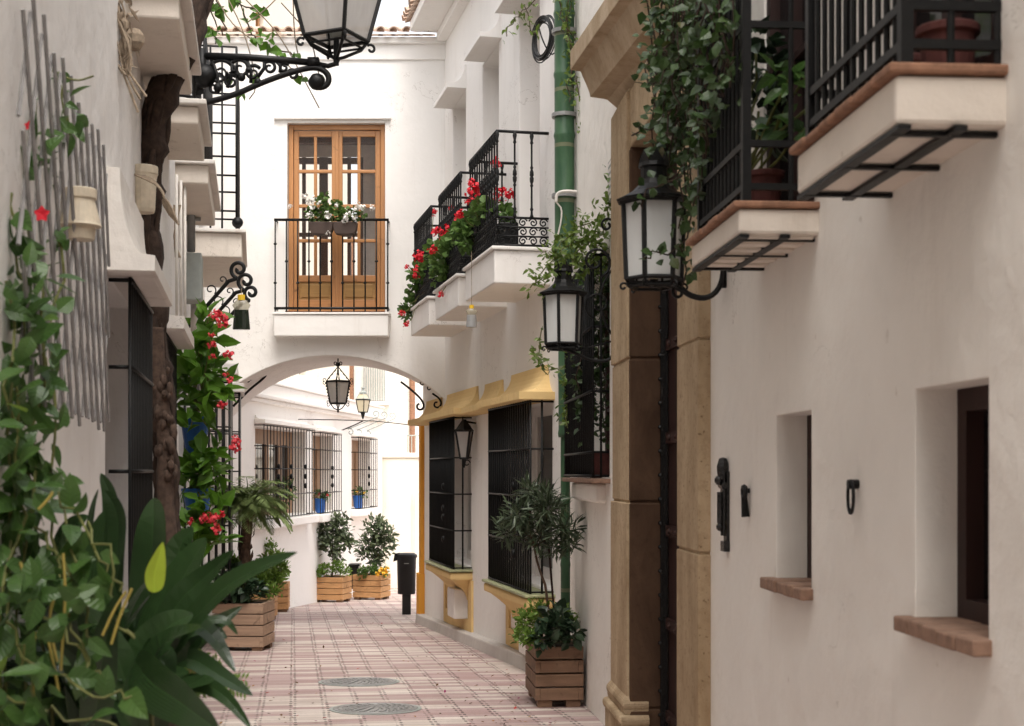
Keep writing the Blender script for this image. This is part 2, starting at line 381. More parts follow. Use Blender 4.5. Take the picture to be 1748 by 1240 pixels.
def paving():
    t = NT('paving'); n = math.hypot(1, .154)
    p = t.pos((1, 1, 1), (0, 0, -math.atan(.154)))
    sp = t.n('ShaderNodeSeparateXYZ'); t.link(p, sp.inputs[0])
    wob = t.math('MULTIPLY', t.math('SUBTRACT', t.noise(t.pos(), 2.5, 2), .5), .10)
    u = t.math('ADD', t.math('DIVIDE', sp.outputs[0], .225), wob); v = t.math('ADD', t.math('DIVIDE', sp.outputs[1], .112), wob)
    def white(x, y=0.0):
        w = t.n('ShaderNodeTexWhiteNoise', noise_dimensions='2D'); cb = t.n('ShaderNodeCombineXYZ')
        t.set(cb.inputs[0], x); t.set(cb.inputs[1], y); t.link(cb.outputs[0], w.inputs['Vector']); return w.outputs['Value']
    row = t.math('FLOOR', v); col = t.math('FLOOR', u)
    run = t.math('FLOOR', t.math('ADD', t.math('DIVIDE', col, 3.0), t.math('MULTIPLY', white(row, 3.3), 3.0)))
    a = white(row, run); b = white(row, col)
    pink = t.mix(b, (.39, .265, .252), (.51, .385, .368))
    cream = t.mix(b, (.60, .525, .465), (.69, .62, .56))
    c = t.mix(t.ramp(a, .55, .62), pink, cream)
    fu = t.math('FRACT', u); fv = t.math('FRACT', v)
    du = t.math('MINIMUM', t.math('ABSOLUTE', t.math('SUBTRACT', fu, .07)), t.math('ABSOLUTE', t.math('SUBTRACT', fu, .93)))
    dv = t.math('MINIMUM', fv, t.math('SUBTRACT', 1.0, fv))
    rag = t.math('MULTIPLY', t.noise(t.pos(), 40, 3), .03)
    dots = t.math('MULTIPLY', t.math('LESS_THAN', du, t.math('ADD', .026, rag)), t.math('LESS_THAN', dv, .22))
    dots = t.math('MULTIPLY', dots, t.ramp(white(col, row), .2, .3))
    line = t.math('MULTIPLY', t.math('LESS_THAN', dv, t.math('ADD', .015, rag)), .55)
    line2 = t.math('MULTIPLY', t.math('LESS_THAN', du, .014), .22)
    j = t.math('MAXIMUM', dots, t.math('MAXIMUM', line, line2))
    dirt = t.noise(t.pos(), 1.3, 6, .65)
    c = t.mix(t.math('MULTIPLY', t.ramp(dirt, .46, .75), .5), c, (.30, .22, .19)); c = t.mix(t.math('MULTIPLY', white(t.math('ADD', row, 91.0), t.math('ADD', col, 17.0)), .28), c, (.34, .25, .23))
    c = t.mix(t.math('MULTIPLY', t.ramp(t.noise(t.pos(), 30, 4), .55, .8), .3), c, (.28, .2, .17))
    c = t.mix(t.math('MULTIPLY', j, .8), c, (.055, .04, .036))
    h = t.math('SUBTRACT', t.math('MULTIPLY', t.noise(t.pos(), 30, 4), .25), j)
    return t.done(t.bsdf(c, .62, normal=t.bump(h, .8, .012), spec=.35))
M['paving'] = paving()
def rooftile():
    return M['terracotta_old']

# ------------------------------------------------------------------ leaves
def prof(shape, t):
    if shape == 'lance': return math.sin(math.pi * t ** .75) ** .9 if 0 < t < 1 else 0
    if shape == 'ovate': return (math.sin(math.pi * t ** .62)) ** .85 if 0 < t < 1 else 0
    if shape == 'asp': return (max(t, 0) ** .75) * (max(1 - t, 0) ** 1.15) / .276
    if shape == 'point': return (max(t, 0) ** .9) * (max(1 - t, 0) ** 1.5) / .196
    if shape == 'strip': return min(1, 6 * t) * (1 - t) ** .45
    if shape == 'round': return math.sqrt(max(0, 1 - (2 * t - 1) ** 2))
    return math.sin(math.pi * t)
def blade(mb, pts, w, nrm, shape='lance', fold=.25, n=None):
    """a leaf along a poly-curve of centre points; w = full width, nrm = upper side"""
    pts = [V(p) for p in pts]; k = len(pts); b = len(mb.v)
    for i, p in enumerate(pts):
        t = i / (k - 1)
        tg = (pts[min(i + 1, k - 1)] - pts[max(i - 1, 0)]).normalized()
        s = tg.cross(nrm)
        s = s.normalized() if s.length > 1e-6 else tg.orthogonal().normalized()
        nn = s.cross(tg)
        h = max(.002 * w, w / 2 * prof(shape, t))
        q = len(mb.v); mb.v += [tuple(p + s * h + nn * h * fold), tuple(p), tuple(p - s * h + nn * h * fold)]
        mb.lv[q] = (1, t); mb.lv[q + 1] = (0, t); mb.lv[q + 2] = (-1, t)
    for i in range(k - 1):
        a = b + 3 * i
        mb.f += [(a, a + 1, a + 4, a + 3), (a + 1, a + 2, a + 5, a + 4)]
def leaf(mb, base, d, nrm, L, w, shape='ovate', curl=.3, fold=.25, n=3):
    d = V(d).normalized(); nrm = V(nrm); nrm = (nrm - d * nrm.dot(d))
    nrm = nrm.normalized() if nrm.length > 1e-6 else d.orthogonal().normalized()
    pts = []; p = V(base); st = L / n
    for i in range(n + 1):
        pts.append(p.copy()); a = -curl * i / n
        p = p + (d * math.cos(a) + nrm * math.sin(a)) * st
    blade(mb, pts, w, nrm, shape, fold)
def rdir(up=0.0, r=rnd):
    while True:
        v = V((r.uniform(-1, 1), r.uniform(-1, 1), r.uniform(-1, 1)))
        if .05 < v.length < 1: break
    v.normalize(); v.z += up; return v.normalized()
def clump(mb, c, rad, n, size, ratio=.5, shape="ovate", up=.3, shell=.5, sh=None, sq=(1, 1, 1), r=rnd, curl=.4, seg=3, droop=0):
    """n leaves through an ellipsoid, pointing mostly outwards"""
    if sh is not None: shell = sh
    for _ in range(n):
        q = rdir(0, r) * (rad * (shell + (1 - shell) * r.random()) * (r.random() ** .25))
        q = V((q.x * sq[0], q.y * sq[1], q.z * sq[2]))
        d = (q.normalized() + rdir(up, r) * .9 + V((0, 0, -droop))).normalized()
        s = size * r.uniform(.65, 1.25)
        leaf(mb, V(c) + q, d, rdir(1.2, r), s, s * ratio, shape, curl * r.uniform(.3, 1.6), .25, seg)
def lobed(mb, c, lobes, n, size, **kw):
    """a crown of several overlapping leaf clumps: (dx,dy,dz,radius)"""
    tot = sum(l[3] ** 2 for l in lobes)
    for l in lobes: clump(mb, V(c) + V(l[:3]), l[3], max(3, int(n * l[3] ** 2 / tot)), size, **kw)
def wander(p0, p1, n, amp, r=rnd):
    p0, p1 = V(p0), V(p1); out = []
    for i in range(n + 1):
        t = i / n; k = math.sin(math.pi * t)
        out.append(p0.lerp(p1, t) + V((r.uniform(-1, 1), r.uniform(-1, 1), r.uniform(-1, 1))) * amp * (.3 + k))
    out[0], out[-1] = p0, p1
    return out
def vine_leaves(mb, path, per, size, ratio=.6, spread=.05, shape='ovate', bias=V((0, -.4, -.2)), r=rnd, seg=3):
    for i in range(len(path) - 1):
        a, b = V(path[i]), V(path[i + 1])
        cnt = per * (b - a).length; m = int(cnt) + (1 if r.random() < cnt - int(cnt) else 0)
        for _ in range(m):
            q = a.lerp(b, r.random()) + rdir(0, r) * spread * r.random()
            d = (rdir(0, r) + bias).normalized(); s = size * r.uniform(.6, 1.25)
            leaf(mb, q, d, (rdir(.5, r) + V((0, -.6, .3))), s, s * ratio, shape, r.uniform(0, .8), .2, seg)
def umbel(mb, c, rad, n, size, r=rnd, sq=1.0):
    for _ in range(n):
        d = rdir(.25, r); q = V(c) + V((d.x * rad, d.y * rad, d.z * rad * sq)) * r.uniform(.55, 1)
        for k in range(2):
            leaf(mb, q, (d.orthogonal() + rdir(0, r)).normalized(), d, size, size * .9, 'round', .3, .1, 2)
def spiral(c, u, w, r0, r1, a0, a1, n=22):
    c, u, w = V(c), V(u), V(w)
    return [c + (u * math.cos(a0 + (a1 - a0) * i / n) + w * math.sin(a0 + (a1 - a0) * i / n)) * (r0 + (r1 - r0) * i / n) for i in range(n + 1)]
def smooth(pts, it=2):
    pts = [V(p) for p in pts]
    for _ in range(it):
        q = [pts[0]]
        for a, b in zip(pts[:-1], pts[1:]): q += [a.lerp(b, .25), a.lerp(b, .75)]
        q.append(pts[-1]); pts = q
    return pts
# ================================================================== street
def make_ground():
    mb = MB()
    xs = [-60, -14, -7, -5, -3.5, -2, -1, 0, 1, 2, 3.5, 6, 14, 60]; ys = [-25, -8, -2] + [2 * i for i in range(0, 24)] + [60, 120]
    b = 0
    for y in ys:
        for x in xs: mb.v.append((x, y, gz(y)))
    n = len(xs)
    for j in range(len(ys) - 1):
        for i in range(n - 1): mb.f.append((j * n + i, j * n + i + 1, (j + 1) * n + i + 1, (j + 1) * n + i))
    o = mb.build('street_paving', M['paving']); o['kind'] = 'structure'
make_ground()

# ================================================================== shared house pieces
def grille(parent, W, Y0, Y1, z0, z1, out, sp=.1, r=.008, rails=(), near=True, far=False, name='window_grille', rr=.009, mat='iron_bar', nearbars=1, knots=(), inner=0.0):
    mb = MB()
    n = max(2, round((Y1 - Y0) / sp))
    for i in range(n + 1):
        y = Y0 + (Y1 - Y0) * i / n
        mb.tube([W(y, out, z0), W(y, out, z1)], r, 6)
    for z in [z0 + .012, z1 - .012] + list(rails):
        mb.tube([W(Y0, inner, z), W(Y0, out + .006, z), W(Y1, out + .006, z), W(Y1, inner, z)], rr, 6)
    for yy, on in ((Y0, near), (Y1, far)):
        if on:
            for k in range(1, nearbars + 1):
                o = inner + (out - inner) * k / (nearbars + 1)
                mb.tube([W(yy, o, z0), W(yy, o, z1)], r, 6)
    for (y, z) in knots:
        mb.ball(W(y, out + .004, z), .028, 6, 1.6)
    return mb.build(name, M[mat], parent, smooth=True)
def window(parent, W, Y0, Y1, z0, z1, out, mat='wood_brown', fw=.05, th=.04, cols=1, rows=1, pane='glass_dark', label=None, mun=.022):
    mb = MB()
    for a, b, c, d in ((Y0, Y0 + fw, z0, z1), (Y1 - fw, Y1, z0, z1), (Y0 + fw, Y1 - fw, z0, z0 + fw), (Y0 + fw, Y1 - fw, z1 - fw, z1)):
        W.box(mb, a, b, out, out + th, c, d)
    for i in range(1, cols):
        y = Y0 + (Y1 - Y0) * i / cols; W.box(mb, y - mun, y + mun, out + .004, out + th - .003, z0 + fw, z1 - fw)
    for i in range(1, rows):
        z = z0 + (z1 - z0) * i / rows; W.box(mb, Y0 + fw, Y1 - fw, out + .006, out + th - .006, z - mun / 2, z + mun / 2)
    f = mb.build('window', M[mat], parent)
    g = MB(); W.box(g, Y0 + fw * .5, Y1 - fw * .5, out + .006, out + .016, z0 + fw * .5, z1 - fw * .5)
    g.build('pane', M[pane], f)
    if label: f['label'] = label
    return f
def hood(parent, W, Y0, Y1, z0, out, fasc, sweep, mat, hip=.6, name='window_hood', n=8, top=.02):
    """plaster hood: upright edge, then a roof sweeping up hollow to the wall"""
    mb = MB(); rings = []
    def ring(o, z, ins): return [W(Y0 + ins, 0, z), W(Y0 + ins, o, z), W(Y1 - ins, o, z), W(Y1 - ins, 0, z)]
    rings.append(ring(out - .02, z0, .015)); rings.append(ring(out, z0 + .006, 0)); rings.append(ring(out, z0 + fasc, 0))
    for i in range(1, n + 1):
        t = i / n; a = t * math.pi / 2
        o = top + (out - .035 - top) * (1 - math.sin(a)); z = z0 + fasc + sweep * (1 - math.cos(a))
        rings.append(ring(o, z, hip * (out - o)))
    b = len(mb.v)
    for r_ in rings: mb.v += [tuple(p) for p in r_]
    for i in range(len(rings) - 1):
        for j in range(3): mb.f.append((b + 4 * i + j, b + 4 * i + j + 1, b + 4 * i + j + 5, b + 4 * i + j + 4))
    mb.f.append((b + 3, b + 2, b + 1, b)); k = b + 4 * (len(rings) - 1); mb.f.append((k, k + 1, k + 2, k + 3))
    return mb.build(name, M[mat], parent)
def slab(parent, W, Y0, Y1, out, z0, z1, mat='plaster_slab', plate=.03, over=.03, plate_mat=None, name='balcony'):
    mb = MB(); W.box(mb, Y0, Y1, -.02, out, z0, z1 - plate - .002)
    o = mb.build(name, M[mat], parent, bevel=.012)
    p = MB(); W.box(p, Y0 - over, Y1 + over, -.018, out + over, z1 - plate, z1)
    p.build('balcony_edge', M[plate_mat or mat], o, bevel=.008)
    return o
def eave(parent, pts, out_dir, slope_dir, r=.062, L=.9, name='roof', mat='terracotta_old'):
    mb = MB(); a, b = V(pts[0]), V(pts[1]); n = int((b - a).length / (r * 2.5))
    for i in range(n + 1):
        c = a.lerp(b, i / n); d = V(slope_dir).normalized()
        jit = rnd.uniform(-.02, .02)
        s = (b - a).normalized(); up = s.cross(d); up = up if up.z > 0 else -up
        rows = []
        for k in (0, 1):
            q = c + d * (L * k + jit) + up * .02
            ro = []
            for j in range(7):
                t = math.pi * j / 6; ro.append(q + s * math.cos(t) * r + up * math.sin(t) * r)
            for j in range(6, -1, -1):
                t = math.pi * j / 6; ro.append(q + s * math.cos(t) * (r - .014) + up * math.sin(t) * (r - .014))
            rows.append(ro)
        m = len(rows[0]); base = len(mb.v)
        for ro in rows: mb.v += [tuple(p) for p in ro]
        for j in range(m): mb.f.append((base + j, base + (j + 1) % m, base + m + (j + 1) % m, base + m + j))
        for k in range(6): mb.f.append((base + k, base + k + 1, base + m - 2 - k, base + m - 1 - k))
        # the pan between covers
        if i < n:
            c2 = c + s * (b - a).length / n * .5
            mb.add([c2 - s * r * .8 - up * .01, c2 + s * r * .8 - up * .01, c2 + s * r * .8 + d * L - up * .01, c2 - s * r * .8 + d * L - up * .01,
                    c2 - s * r * .8 - up * .03, c2 + s * r * .8 - up * .03, c2 + s * r * .8 + d * L - up * .03, c2 - s * r * .8 + d * L - up * .03],
                   [(0, 1, 2, 3), (7, 6, 5, 4), (0, 4, 5, 1), (1, 5, 6, 2), (3, 2, 6, 7), (0, 3, 7, 4)])
    return mb.build(name, M[mat], parent)

# ================================================================== near right house
H1 = thing('town_house', 'cream plastered house at right with stone door frame and two small deep windows', 'house', WN(6, 0, gz(6)))
mb = MB()
holesN = [(3.02, 3.46, -.362, .20, .17), (4.36, 4.78, -.365, .188, .17), (6.31, 7.73, -3, 1.78, .22),
          (8.82, 10.5, -.03, 1.40, .25), (2.98, 3.62, .84, 2.4, .25), (4.33, 4.95, .82, 2.4, .25)]
wall_sheet(mb, WN, -7, 11.78, -3, 5.0, holesN, base=True, thick=4)
mb.build('wall', M['plaster_near'], H1, weld=True, bevel=.012)
for a, b, c, d in ((3.02, 3.46, -.362, .20), (4.36, 4.78, -.365, .188)):
    window(H1, WN, a, b, c, d, -.165, 'wood_dark', .055, .06, 1, 1, label='small dark wooden window set deep in the wall')
    s = MB()
    n = 5
    for i in range(n):
        y0 = a - .02 + (b - a + .07) * i / n; y1 = a - .02 + (b - a + .07) * (i + 1) / n - .004
        WN.box(s, y0, y1, -.15, .045 + rnd.uniform(-.006, .006), c - .030, c + .008 + rnd.uniform(-.003, .003))
    s.build('window_sill', M['brick_sill'], H1, bevel=.005)
for a, b, c, d in ((2.98, 3.62, .84, 2.4), (4.33, 4.95, .82, 2.4)):
    window(H1, WN, a, b, c, d, -.06, 'wood_dark', .05, .05, 2, 3)
# door
mb = MB(); WN.box(mb, 6.33, 7.71, -.215, -.165, gz(7) - .1, 1.78)
for i in range(6):
    z = -1.35 + i * .5; WN.box(mb, 6.36, 7.68, -.166, -.145, z, z + .06)
for i in range(6):
    for k in range(6): mb.ball(WN(6.5 + k * .21, -.143, -1.32 + i * .5), .018, 6)
dr = mb.build('door', M['wood_dark'], H1)
mb = MB(); WN.box(mb, 7.69, 7.726, -.16, -.12, gz(7.7), 1.78)
for i in range(24): mb.ball(WN(7.70, -.118, -1.45 + i * .13), .012, 6)
mb.build('door_edge', M['iron_polish'], dr)
def pilaster(Y0, Y1, z1, rin, joints):
    mb = MB(); zs = [gz(Y0) - .1] + joints + [z1]
    for a, b in zip(zs[:-1], zs[1:]):
        e = rnd.uniform(-.004, .006)
        WN.box(mb, Y0 - e, Y1 + e, rin, .055 + e, a, b - .012)
        WN.box(mb, Y0 + .012, Y1 - .012, rin + .01, .045, b - .02, b + .008)
    g = gz((Y0 + Y1) / 2)
    for k, (h, o) in enumerate(((.0, .085), (.20, .10), (.245, .075), (.29, .09), (.33, .068))):
        pass
    p = [(0, .09), (.19, .09), (.2, .10), (.225, .105), (.245, .098), (.255, .075), (.285, .08), (.31, .085), (.33, .078), (.36, .056)]
    for (za, oa), (zb, ob) in zip(p[:-1], p[1:]):
        da = oa - .055; db = ob - .055
        lo = [WN(Y0 - da, rin, g + za), WN(Y1 + da, rin, g + za), WN(Y1 + da, oa, g + za), WN(Y0 - da, oa, g + za)]
        hi = [WN(Y0 - db, rin, g + zb), WN(Y1 + db, rin, g + zb), WN(Y1 + db, ob, g + zb), WN(Y0 - db, ob, g + zb)]
        mb.hexa(lo + hi)
    return mb.build('door_pilaster', M['stone'], H1, bevel=.009)
pilaster(7.735, 8.34, 2.08, -.06, [-.16, .62]); pilaster(5.83, 6.30, 2.08, -.06, [-.33, .55])
for ya, yb, js in ((7.712, 7.76, [-.16, .62]), (6.28, 6.325, [-.33, .55])):
    mb = MB(); zs = [gz(7) - .1, -1.28] + js + [1.76]
    for a, b in zip(zs[:-1], zs[1:]):
        WN.box(mb, ya, yb, -.16, .045, a, b - .012); WN.box(mb, ya + .008, yb, -.16, .04, b - .02, b + .002)
    mb.build('door_jamb', M['stone_dark'], H1, bevel=.008)
mb = MB(); WN.box(mb, 5.83, 8.34, -.1, .04, 1.76, 2.075); mb.build('door_lintel', M['stone'], H1, bevel=.01)
mb = MB()
pr = [(-.1, 2.07), (.02, 2.07), (.03, 2.11), (.09, 2.16), (.11, 2.165), (.19, 2.175), (.195, 2.20), (.215, 2.25), (.238, 2.30), (.245, 2.322), (.306, 2.33), (.306, 2.44), (.27, 2.47), (-.1, 2.62)]
def skew(y): return -.085 * (8.28 - y)
A = [WN(8.28, o + (0 if o < 0 else skew(8.28)), z) for o, z in pr]; B = [WN(5.5, o + (0 if o < 0 else skew(5.5)), z) for o, z in pr]
n = len(pr); mb.add(A + B, [tuple(range(n)), tuple(range(2 * n - 1, n - 1, -1))] + [(i, n + i, n + (i + 1) % n, (i + 1) % n) for i in range(n)])
mb.build('door_cornice', M['stone_grey'], H1, bevel=.004)
# reja balconies of the near house
def reja_balcony(Y0, Y1, out, z0, zt, band, top, posts):
    mb = MB(); WN.box(mb, Y0, Y1, -.02, out, z0, zt - .022)
    b = mb.build('balcony', M['plaster_slab'], H1, bevel=.01)
    t = MB(); n = 6
    for i in range(n):
        y0 = Y0 - .012 + (Y1 - Y0 + .024) * i / n; y1 = Y0 - .012 + (Y1 - Y0 + .024) * (i + 1) / n - .003
        WN.box(t, y0, y1, -.01, out + .018 + rnd.uniform(-.004, .004), zt - .02, zt + rnd.uniform(-.002, .003))
    t.build('balcony_tile', M['terracotta'], b, bevel=.006)
    s = MB()
    for o in (out * .93, out * .42): WN.box(s, Y0 - .006, Y1 + .006, o - .014, o + .014, z0 - .012, z0 - .002)
    for y in (Y0 + .05, (Y0 + Y1) / 2, Y1 - .05): WN.box(s, y - .009, y + .009, .0, out * .98, z0 - .0135, z0 - .0035)
    s.build('iron_strap', M['iron'], b)
    g = MB(); n = int((Y1 - Y0) / .058); o = out - .03
    for i in range(n + 1):
        y = Y0 + .03 + (Y1 - Y0 - .06) * i / n; g.tube([WN(y, o, zt), WN(y, o, top)], .0075, 6)
    for z in [zt + .05, top - .02] + list(band):
        w = .010
        WN.box(g, Y0 + .02, Y1 - .02, o - .006, o + .010, z - w, z + w); WN.box(g, Y0 + .022, Y0 + .038, .0, o, z - w, z + w); WN.box(g, Y1 - .038, Y1 - .022, .0, o, z - w, z + w)
    for k in posts:
        for y in (Y0 + .03, Y1 - .03): g.tube([WN(y, o * k, zt), WN(y, o * k, top)], .0085, 6)
    for y in (Y0 + .03, Y1 - .03): WN.box(g, y - .013, y + .013, o - .013, o + .013, zt, top)
    g.build('window_grille', M['iron_bar'], b, smooth=False)
    return b
reja_balcony(2.93, 3.68, .232, .712, .835, (.965,), 2.1, (.03, .52))
reja_balcony(4.28, 5.0, .245, .712, .81, (.99, 1.35), 2.1, (.36,))
mb = MB()
for i in range(6): WN.box(mb, 4.30 + i * .11, 4.36 + i * .11, .01, .235, .703, .713)
mb.build('balcony_slat', M['plaster_slab'], H1)
# planted window bay
mb = MB(); WN.box(mb, 8.78, 10.52, -.02, .115, -.075, -.045); mb.build('window_sill', M['brick_sill'], H1, bevel=.006)
mb = MB(); WN.box(mb, 9.0, 10.3, -.02, .07, -.2, -.078); mb.build('sill_corbel', M['plaster_near'], H1, bevel=.02)
grille(H1, WN, 8.85, 10.45, -.04, 1.36, .10, .1, .008, (.12, .5, .9), True, True)
window(H1, WN, 8.82, 10.5, -.03, 1.40, -.24, 'wood_dark', .06, .04, 2, 3)

# ================================================================== far right house
H2 = thing('town_house', 'white house with yellow window hoods and three balconies of red geraniums', 'house', WF(15, 0, gz(15)))
mb = MB(); ZT = 5.3
holesF = [(12.05, 13.65, -1.0, .62, .3), (15.65, 17.15, -1.05, .66, .3), (12.5, 13.3, 1.92, 4.28, .32), (14.2, 15.03, 1.92, 4.28, .32), (15.95, 16.76, 1.92, 4.28, .32)]
wall_sheet(mb, WF, 11.785, 19.0, -3.5, ZT, holesF, base=True, thick=4)
mb.build('wall', M['plaster_far'], H2, weld=True, bevel=.015)
for (a, b, c, d, e) in holesF[:2]:
    window(H2, WF, a, b, c, d, -.29, 'whitebox', .10, .05, 2, 1, 'glass_dark')
for (a, b, c, d, e) in holesF[2:]:
    f = MB(); WF.box(f, a + .01, b - .01, -.315, -.27, c, d)
    for k in range(12): WF.box(f, a + .06, b - .06, -.272, -.258, c + .15 + k * .17, c + .27 + k * .17)
    f.build('balcony_door', M['whitebox'], H2)
# plinth
mb = MB()
mb.hexa([WF(11.9, -.02, gz(11.9) - .1), WF(18.9, -.02, gz(18.9) - .1), WF(18.9, .13, gz(18.9) - .1), WF(11.9, .13, gz(11.9) - .1),
         WF(11.9, -.02, gz(11.9) + .12), WF(18.9, -.02, gz(18.9) + .12), WF(18.9, .11, gz(18.9) + .12), WF(11.9, .11, gz(11.9) + .12)])
mb.build('plinth', M['kerb'], H2, bevel=.015)
# yellow hoods and window bays
hood(H2, WF, 11.95, 13.75, .60, .31, .068, .245, 'yellow', .75, 'window_hood')
hood(H2, WF, 13.80, 14.95, .60, .24, .066, .235, 'yellow', .75, 'window_hood')
hood(H2, WF, 15.0, 17.25, .60, .31, .068, .245, 'yellow', .75, 'window_hood')
hood(H2, WF, 17.3, 18.75, .60, .24, .07, .24, 'yellow', .75, 'window_hood')
for Y0, Y1, zb, zt in ((12.0, 13.7, -1.03, .60), (15.6, 17.2, -1.07, .60)):
    nb = 3
    grille(H2, WF, Y0, Y1, zb, zt, .20, .088, .011, (zb + .42, zb + .82, zb + 1.22), True, True, nearbars=1,
           knots=[(Y0 + .62 + dy, zb + k) for dy in (0,) for k in (.3, .55, .65, .9)])
    s = MB(); WF.box(s, Y0 - .07, Y1 + .05, -.02, .265, zb - .030, zb - .004); s.build('window_sill', M['greentile'], H2, bevel=.008)
    s = MB(); WF.box(s, Y0 - .05, Y1 + .03, -.02, .25, zb - .12, zb - .037); sl = s.build('sill_moulding', M['yellow'], H2, bevel=.02)
    # concave corbel under the bay
    c = MB(); k = 6; rings = []
    for i in range(k + 1):
        t = i / k; o = .20 * (1 - math.sin(t * math.pi / 2)) + .012; z = zb - .12 - .24 * t ** 1.0 - .0; ins = (.2 - o) * .9
        rings.append([WF(Y0 + ins, -.01, z), WF(Y0 + ins, o, z), WF(Y1 - ins, o, z), WF(Y1 - ins, -.01, z)])
    b0 = len(c.v)
    for r_ in rings: c.v += [tuple(p) for p in r_]
    for i in range(k):
        for j in range(3): c.f.append((b0 + 4 * i + j, b0 + 4 * i + j + 1, b0 + 4 * i + j + 5, b0 + 4 * i + j + 4))
    c.f.append((b0 + 3, b0 + 2, b0 + 1, b0)); c.f.append((b0 + 4 * k, b0 + 4 * k + 1, b0 + 4 * k + 2, b0 + 4 * k + 3))
    c.build('bay_corbel', M['yellow'], H2)
    d = MB(); zl = gz((Y0 + Y1) / 2) + .10
    for a, b in ((Y0 - .10, Y0 + .10), (Y1 - .06, Y1 + .06)): WF.box(d, a, b, -.01, .025, zl, zb - .125)
    WF.box(d, Y0 + .1, Y1 - .06, -.01, .024, zl, zl + .17)
    d.build('painted_band', M['yellow'], H2)
    w = MB(); WF.box(w, Y0 + .22, Y0 + .62, .0, .16, zb - .57, zb - .24); o = w.build('meter_box', M['whitebox'], H2, bevel=.012)
# corner painted orange
mb = MB(); WF.box(mb, 18.88, 19.04, -.10, .05, gz(19) - .05, .62); WF.box(mb, 18.85, 19.07, -.11, .08, gz(19) - .05, gz(19) + .66)
mb.build('corner_post', M['orange'], H2, bevel=.008)
# white hoods above the balcony doors
for a, b in ((12.2, 13.35), (14.05, 14.9), (15.9, 16.82)):
    hood(H2, WF, a, b, 4.28, .22, .05, .22, 'plaster_far', .0, 'door_hood')
# roof: soffit and tiles
mb = MB(); WF.box(mb, 11.8, 17.22, -.4, .44, 5.30, 5.42); WF.box(mb, 11.8, 17.2, -.4, .12, 5.2, 5.30); mb.build('eave', M['plaster_far'], H2, bevel=.01)
eave(H2, (WF(11.7, .5, 5.44), WF(17.3, .5, 5.44)), None, (-WF.n + V((0, 0, .35))), L=1.2)
mb = MB(); mb.add([WF(11.7, .3, 5.40), WF(17.3, .3, 5.40), WF(17.3, -4, 7.0), WF(11.7, -4, 7.0)], [(0, 1, 2, 3)]); 
mb.add([WF(11.7, .3, 5.36), WF(17.3, .3, 5.36), WF(17.3, -4, 6.96), WF(11.7, -4, 6.96)], [(3, 2, 1, 0)]); mb.build('roof_deck', M['terracotta_old'], H2)
# balconies with cast iron railings
def baluster(mb, p, h):
    mb.lathe(p, [(.011, 0), (.018, .01), (.011, .03), (.0095, .06), (.016, .075), (.0095, .09), (.0085, h * .36), (.015, h * .38), (.009, h * .40), (.017, h * .43),
                 (.019, h * .47), (.012, h * .485), (.019, h * .50), (.017, h * .54), (.009, h * .57), (.015, h * .59), (.0085, h * .61), (.0085, h - .10), (.016, h - .09), (.010, h - .07), (.019, h - .03), (.012, h)], 7)
def scroll_panel(mb, a, b, z0, z1):
    a, b = V(a), V(b); u = (b - a).normalized(); L = (b - a).length; rr = (z1 - z0) / 6.4
    nz = 3; nx = max(2, int(L / (rr * 2.05)))
    for i in range(nx):
        for j in range(nz):
            c = a + u * (L * (i + .5) / nx); c = V((c.x, c.y, z0 + (z1 - z0) * (j + .5) / nz))
            s = 1 if (i + j) % 2 else -1
            mb.tube(spiral(c, u * s, V((0, 0, 1)), rr * 1.08, rr * .2, .3, 9.5, 16), .0065, 4)
    for k in range(nz + 1):
        z = z0 + (z1 - z0) * k / nz; mb.tube([V((a.x, a.y, z)), V((b.x, b.y, z))], .008, 5)
def cast_balcony(Y0, Y1, out):
    b = slab(H2, WF, Y0 - .05, Y1 + .06, out + .035, 1.59, 1.905, 'plaster_far', .03, .025, name='balcony')
    m = MB(); zt = 2.89; zb = 1.925; zp = 2.16
    c = [WF(Y0, 0, 0), WF(Y0, out, 0), WF(Y1, out, 0), WF(Y1, 0, 0)]
    for z, r_ in ((zt, .014), (zp, .011), (zb, .012)):
        m.tube([V((q.x, q.y, z)) for q in c], r_, 6)
    n = int((Y1 - Y0) / .105)
    for i in range(n + 1): baluster(m, WF(Y0 + (Y1 - Y0) * i / n, out, zp), zt - zp)
    for k in (.33, .66):
        for y in (Y0, Y1): baluster(m, WF(y, out * k, zp), zt - zp)
    scroll_panel(m, c[0], c[1], zb, zp); scroll_panel(m, c[1], c[2], zb, zp); scroll_panel(m, c[3], c[2], zb, zp)
    m.build('railing', M['iron'], b, smooth=True)
    return b
BAL = [(12.17, 13.36), (13.85, 15.06), (15.6, 16.78)]
for a, b in BAL: cast_balcony(a, b, .45)

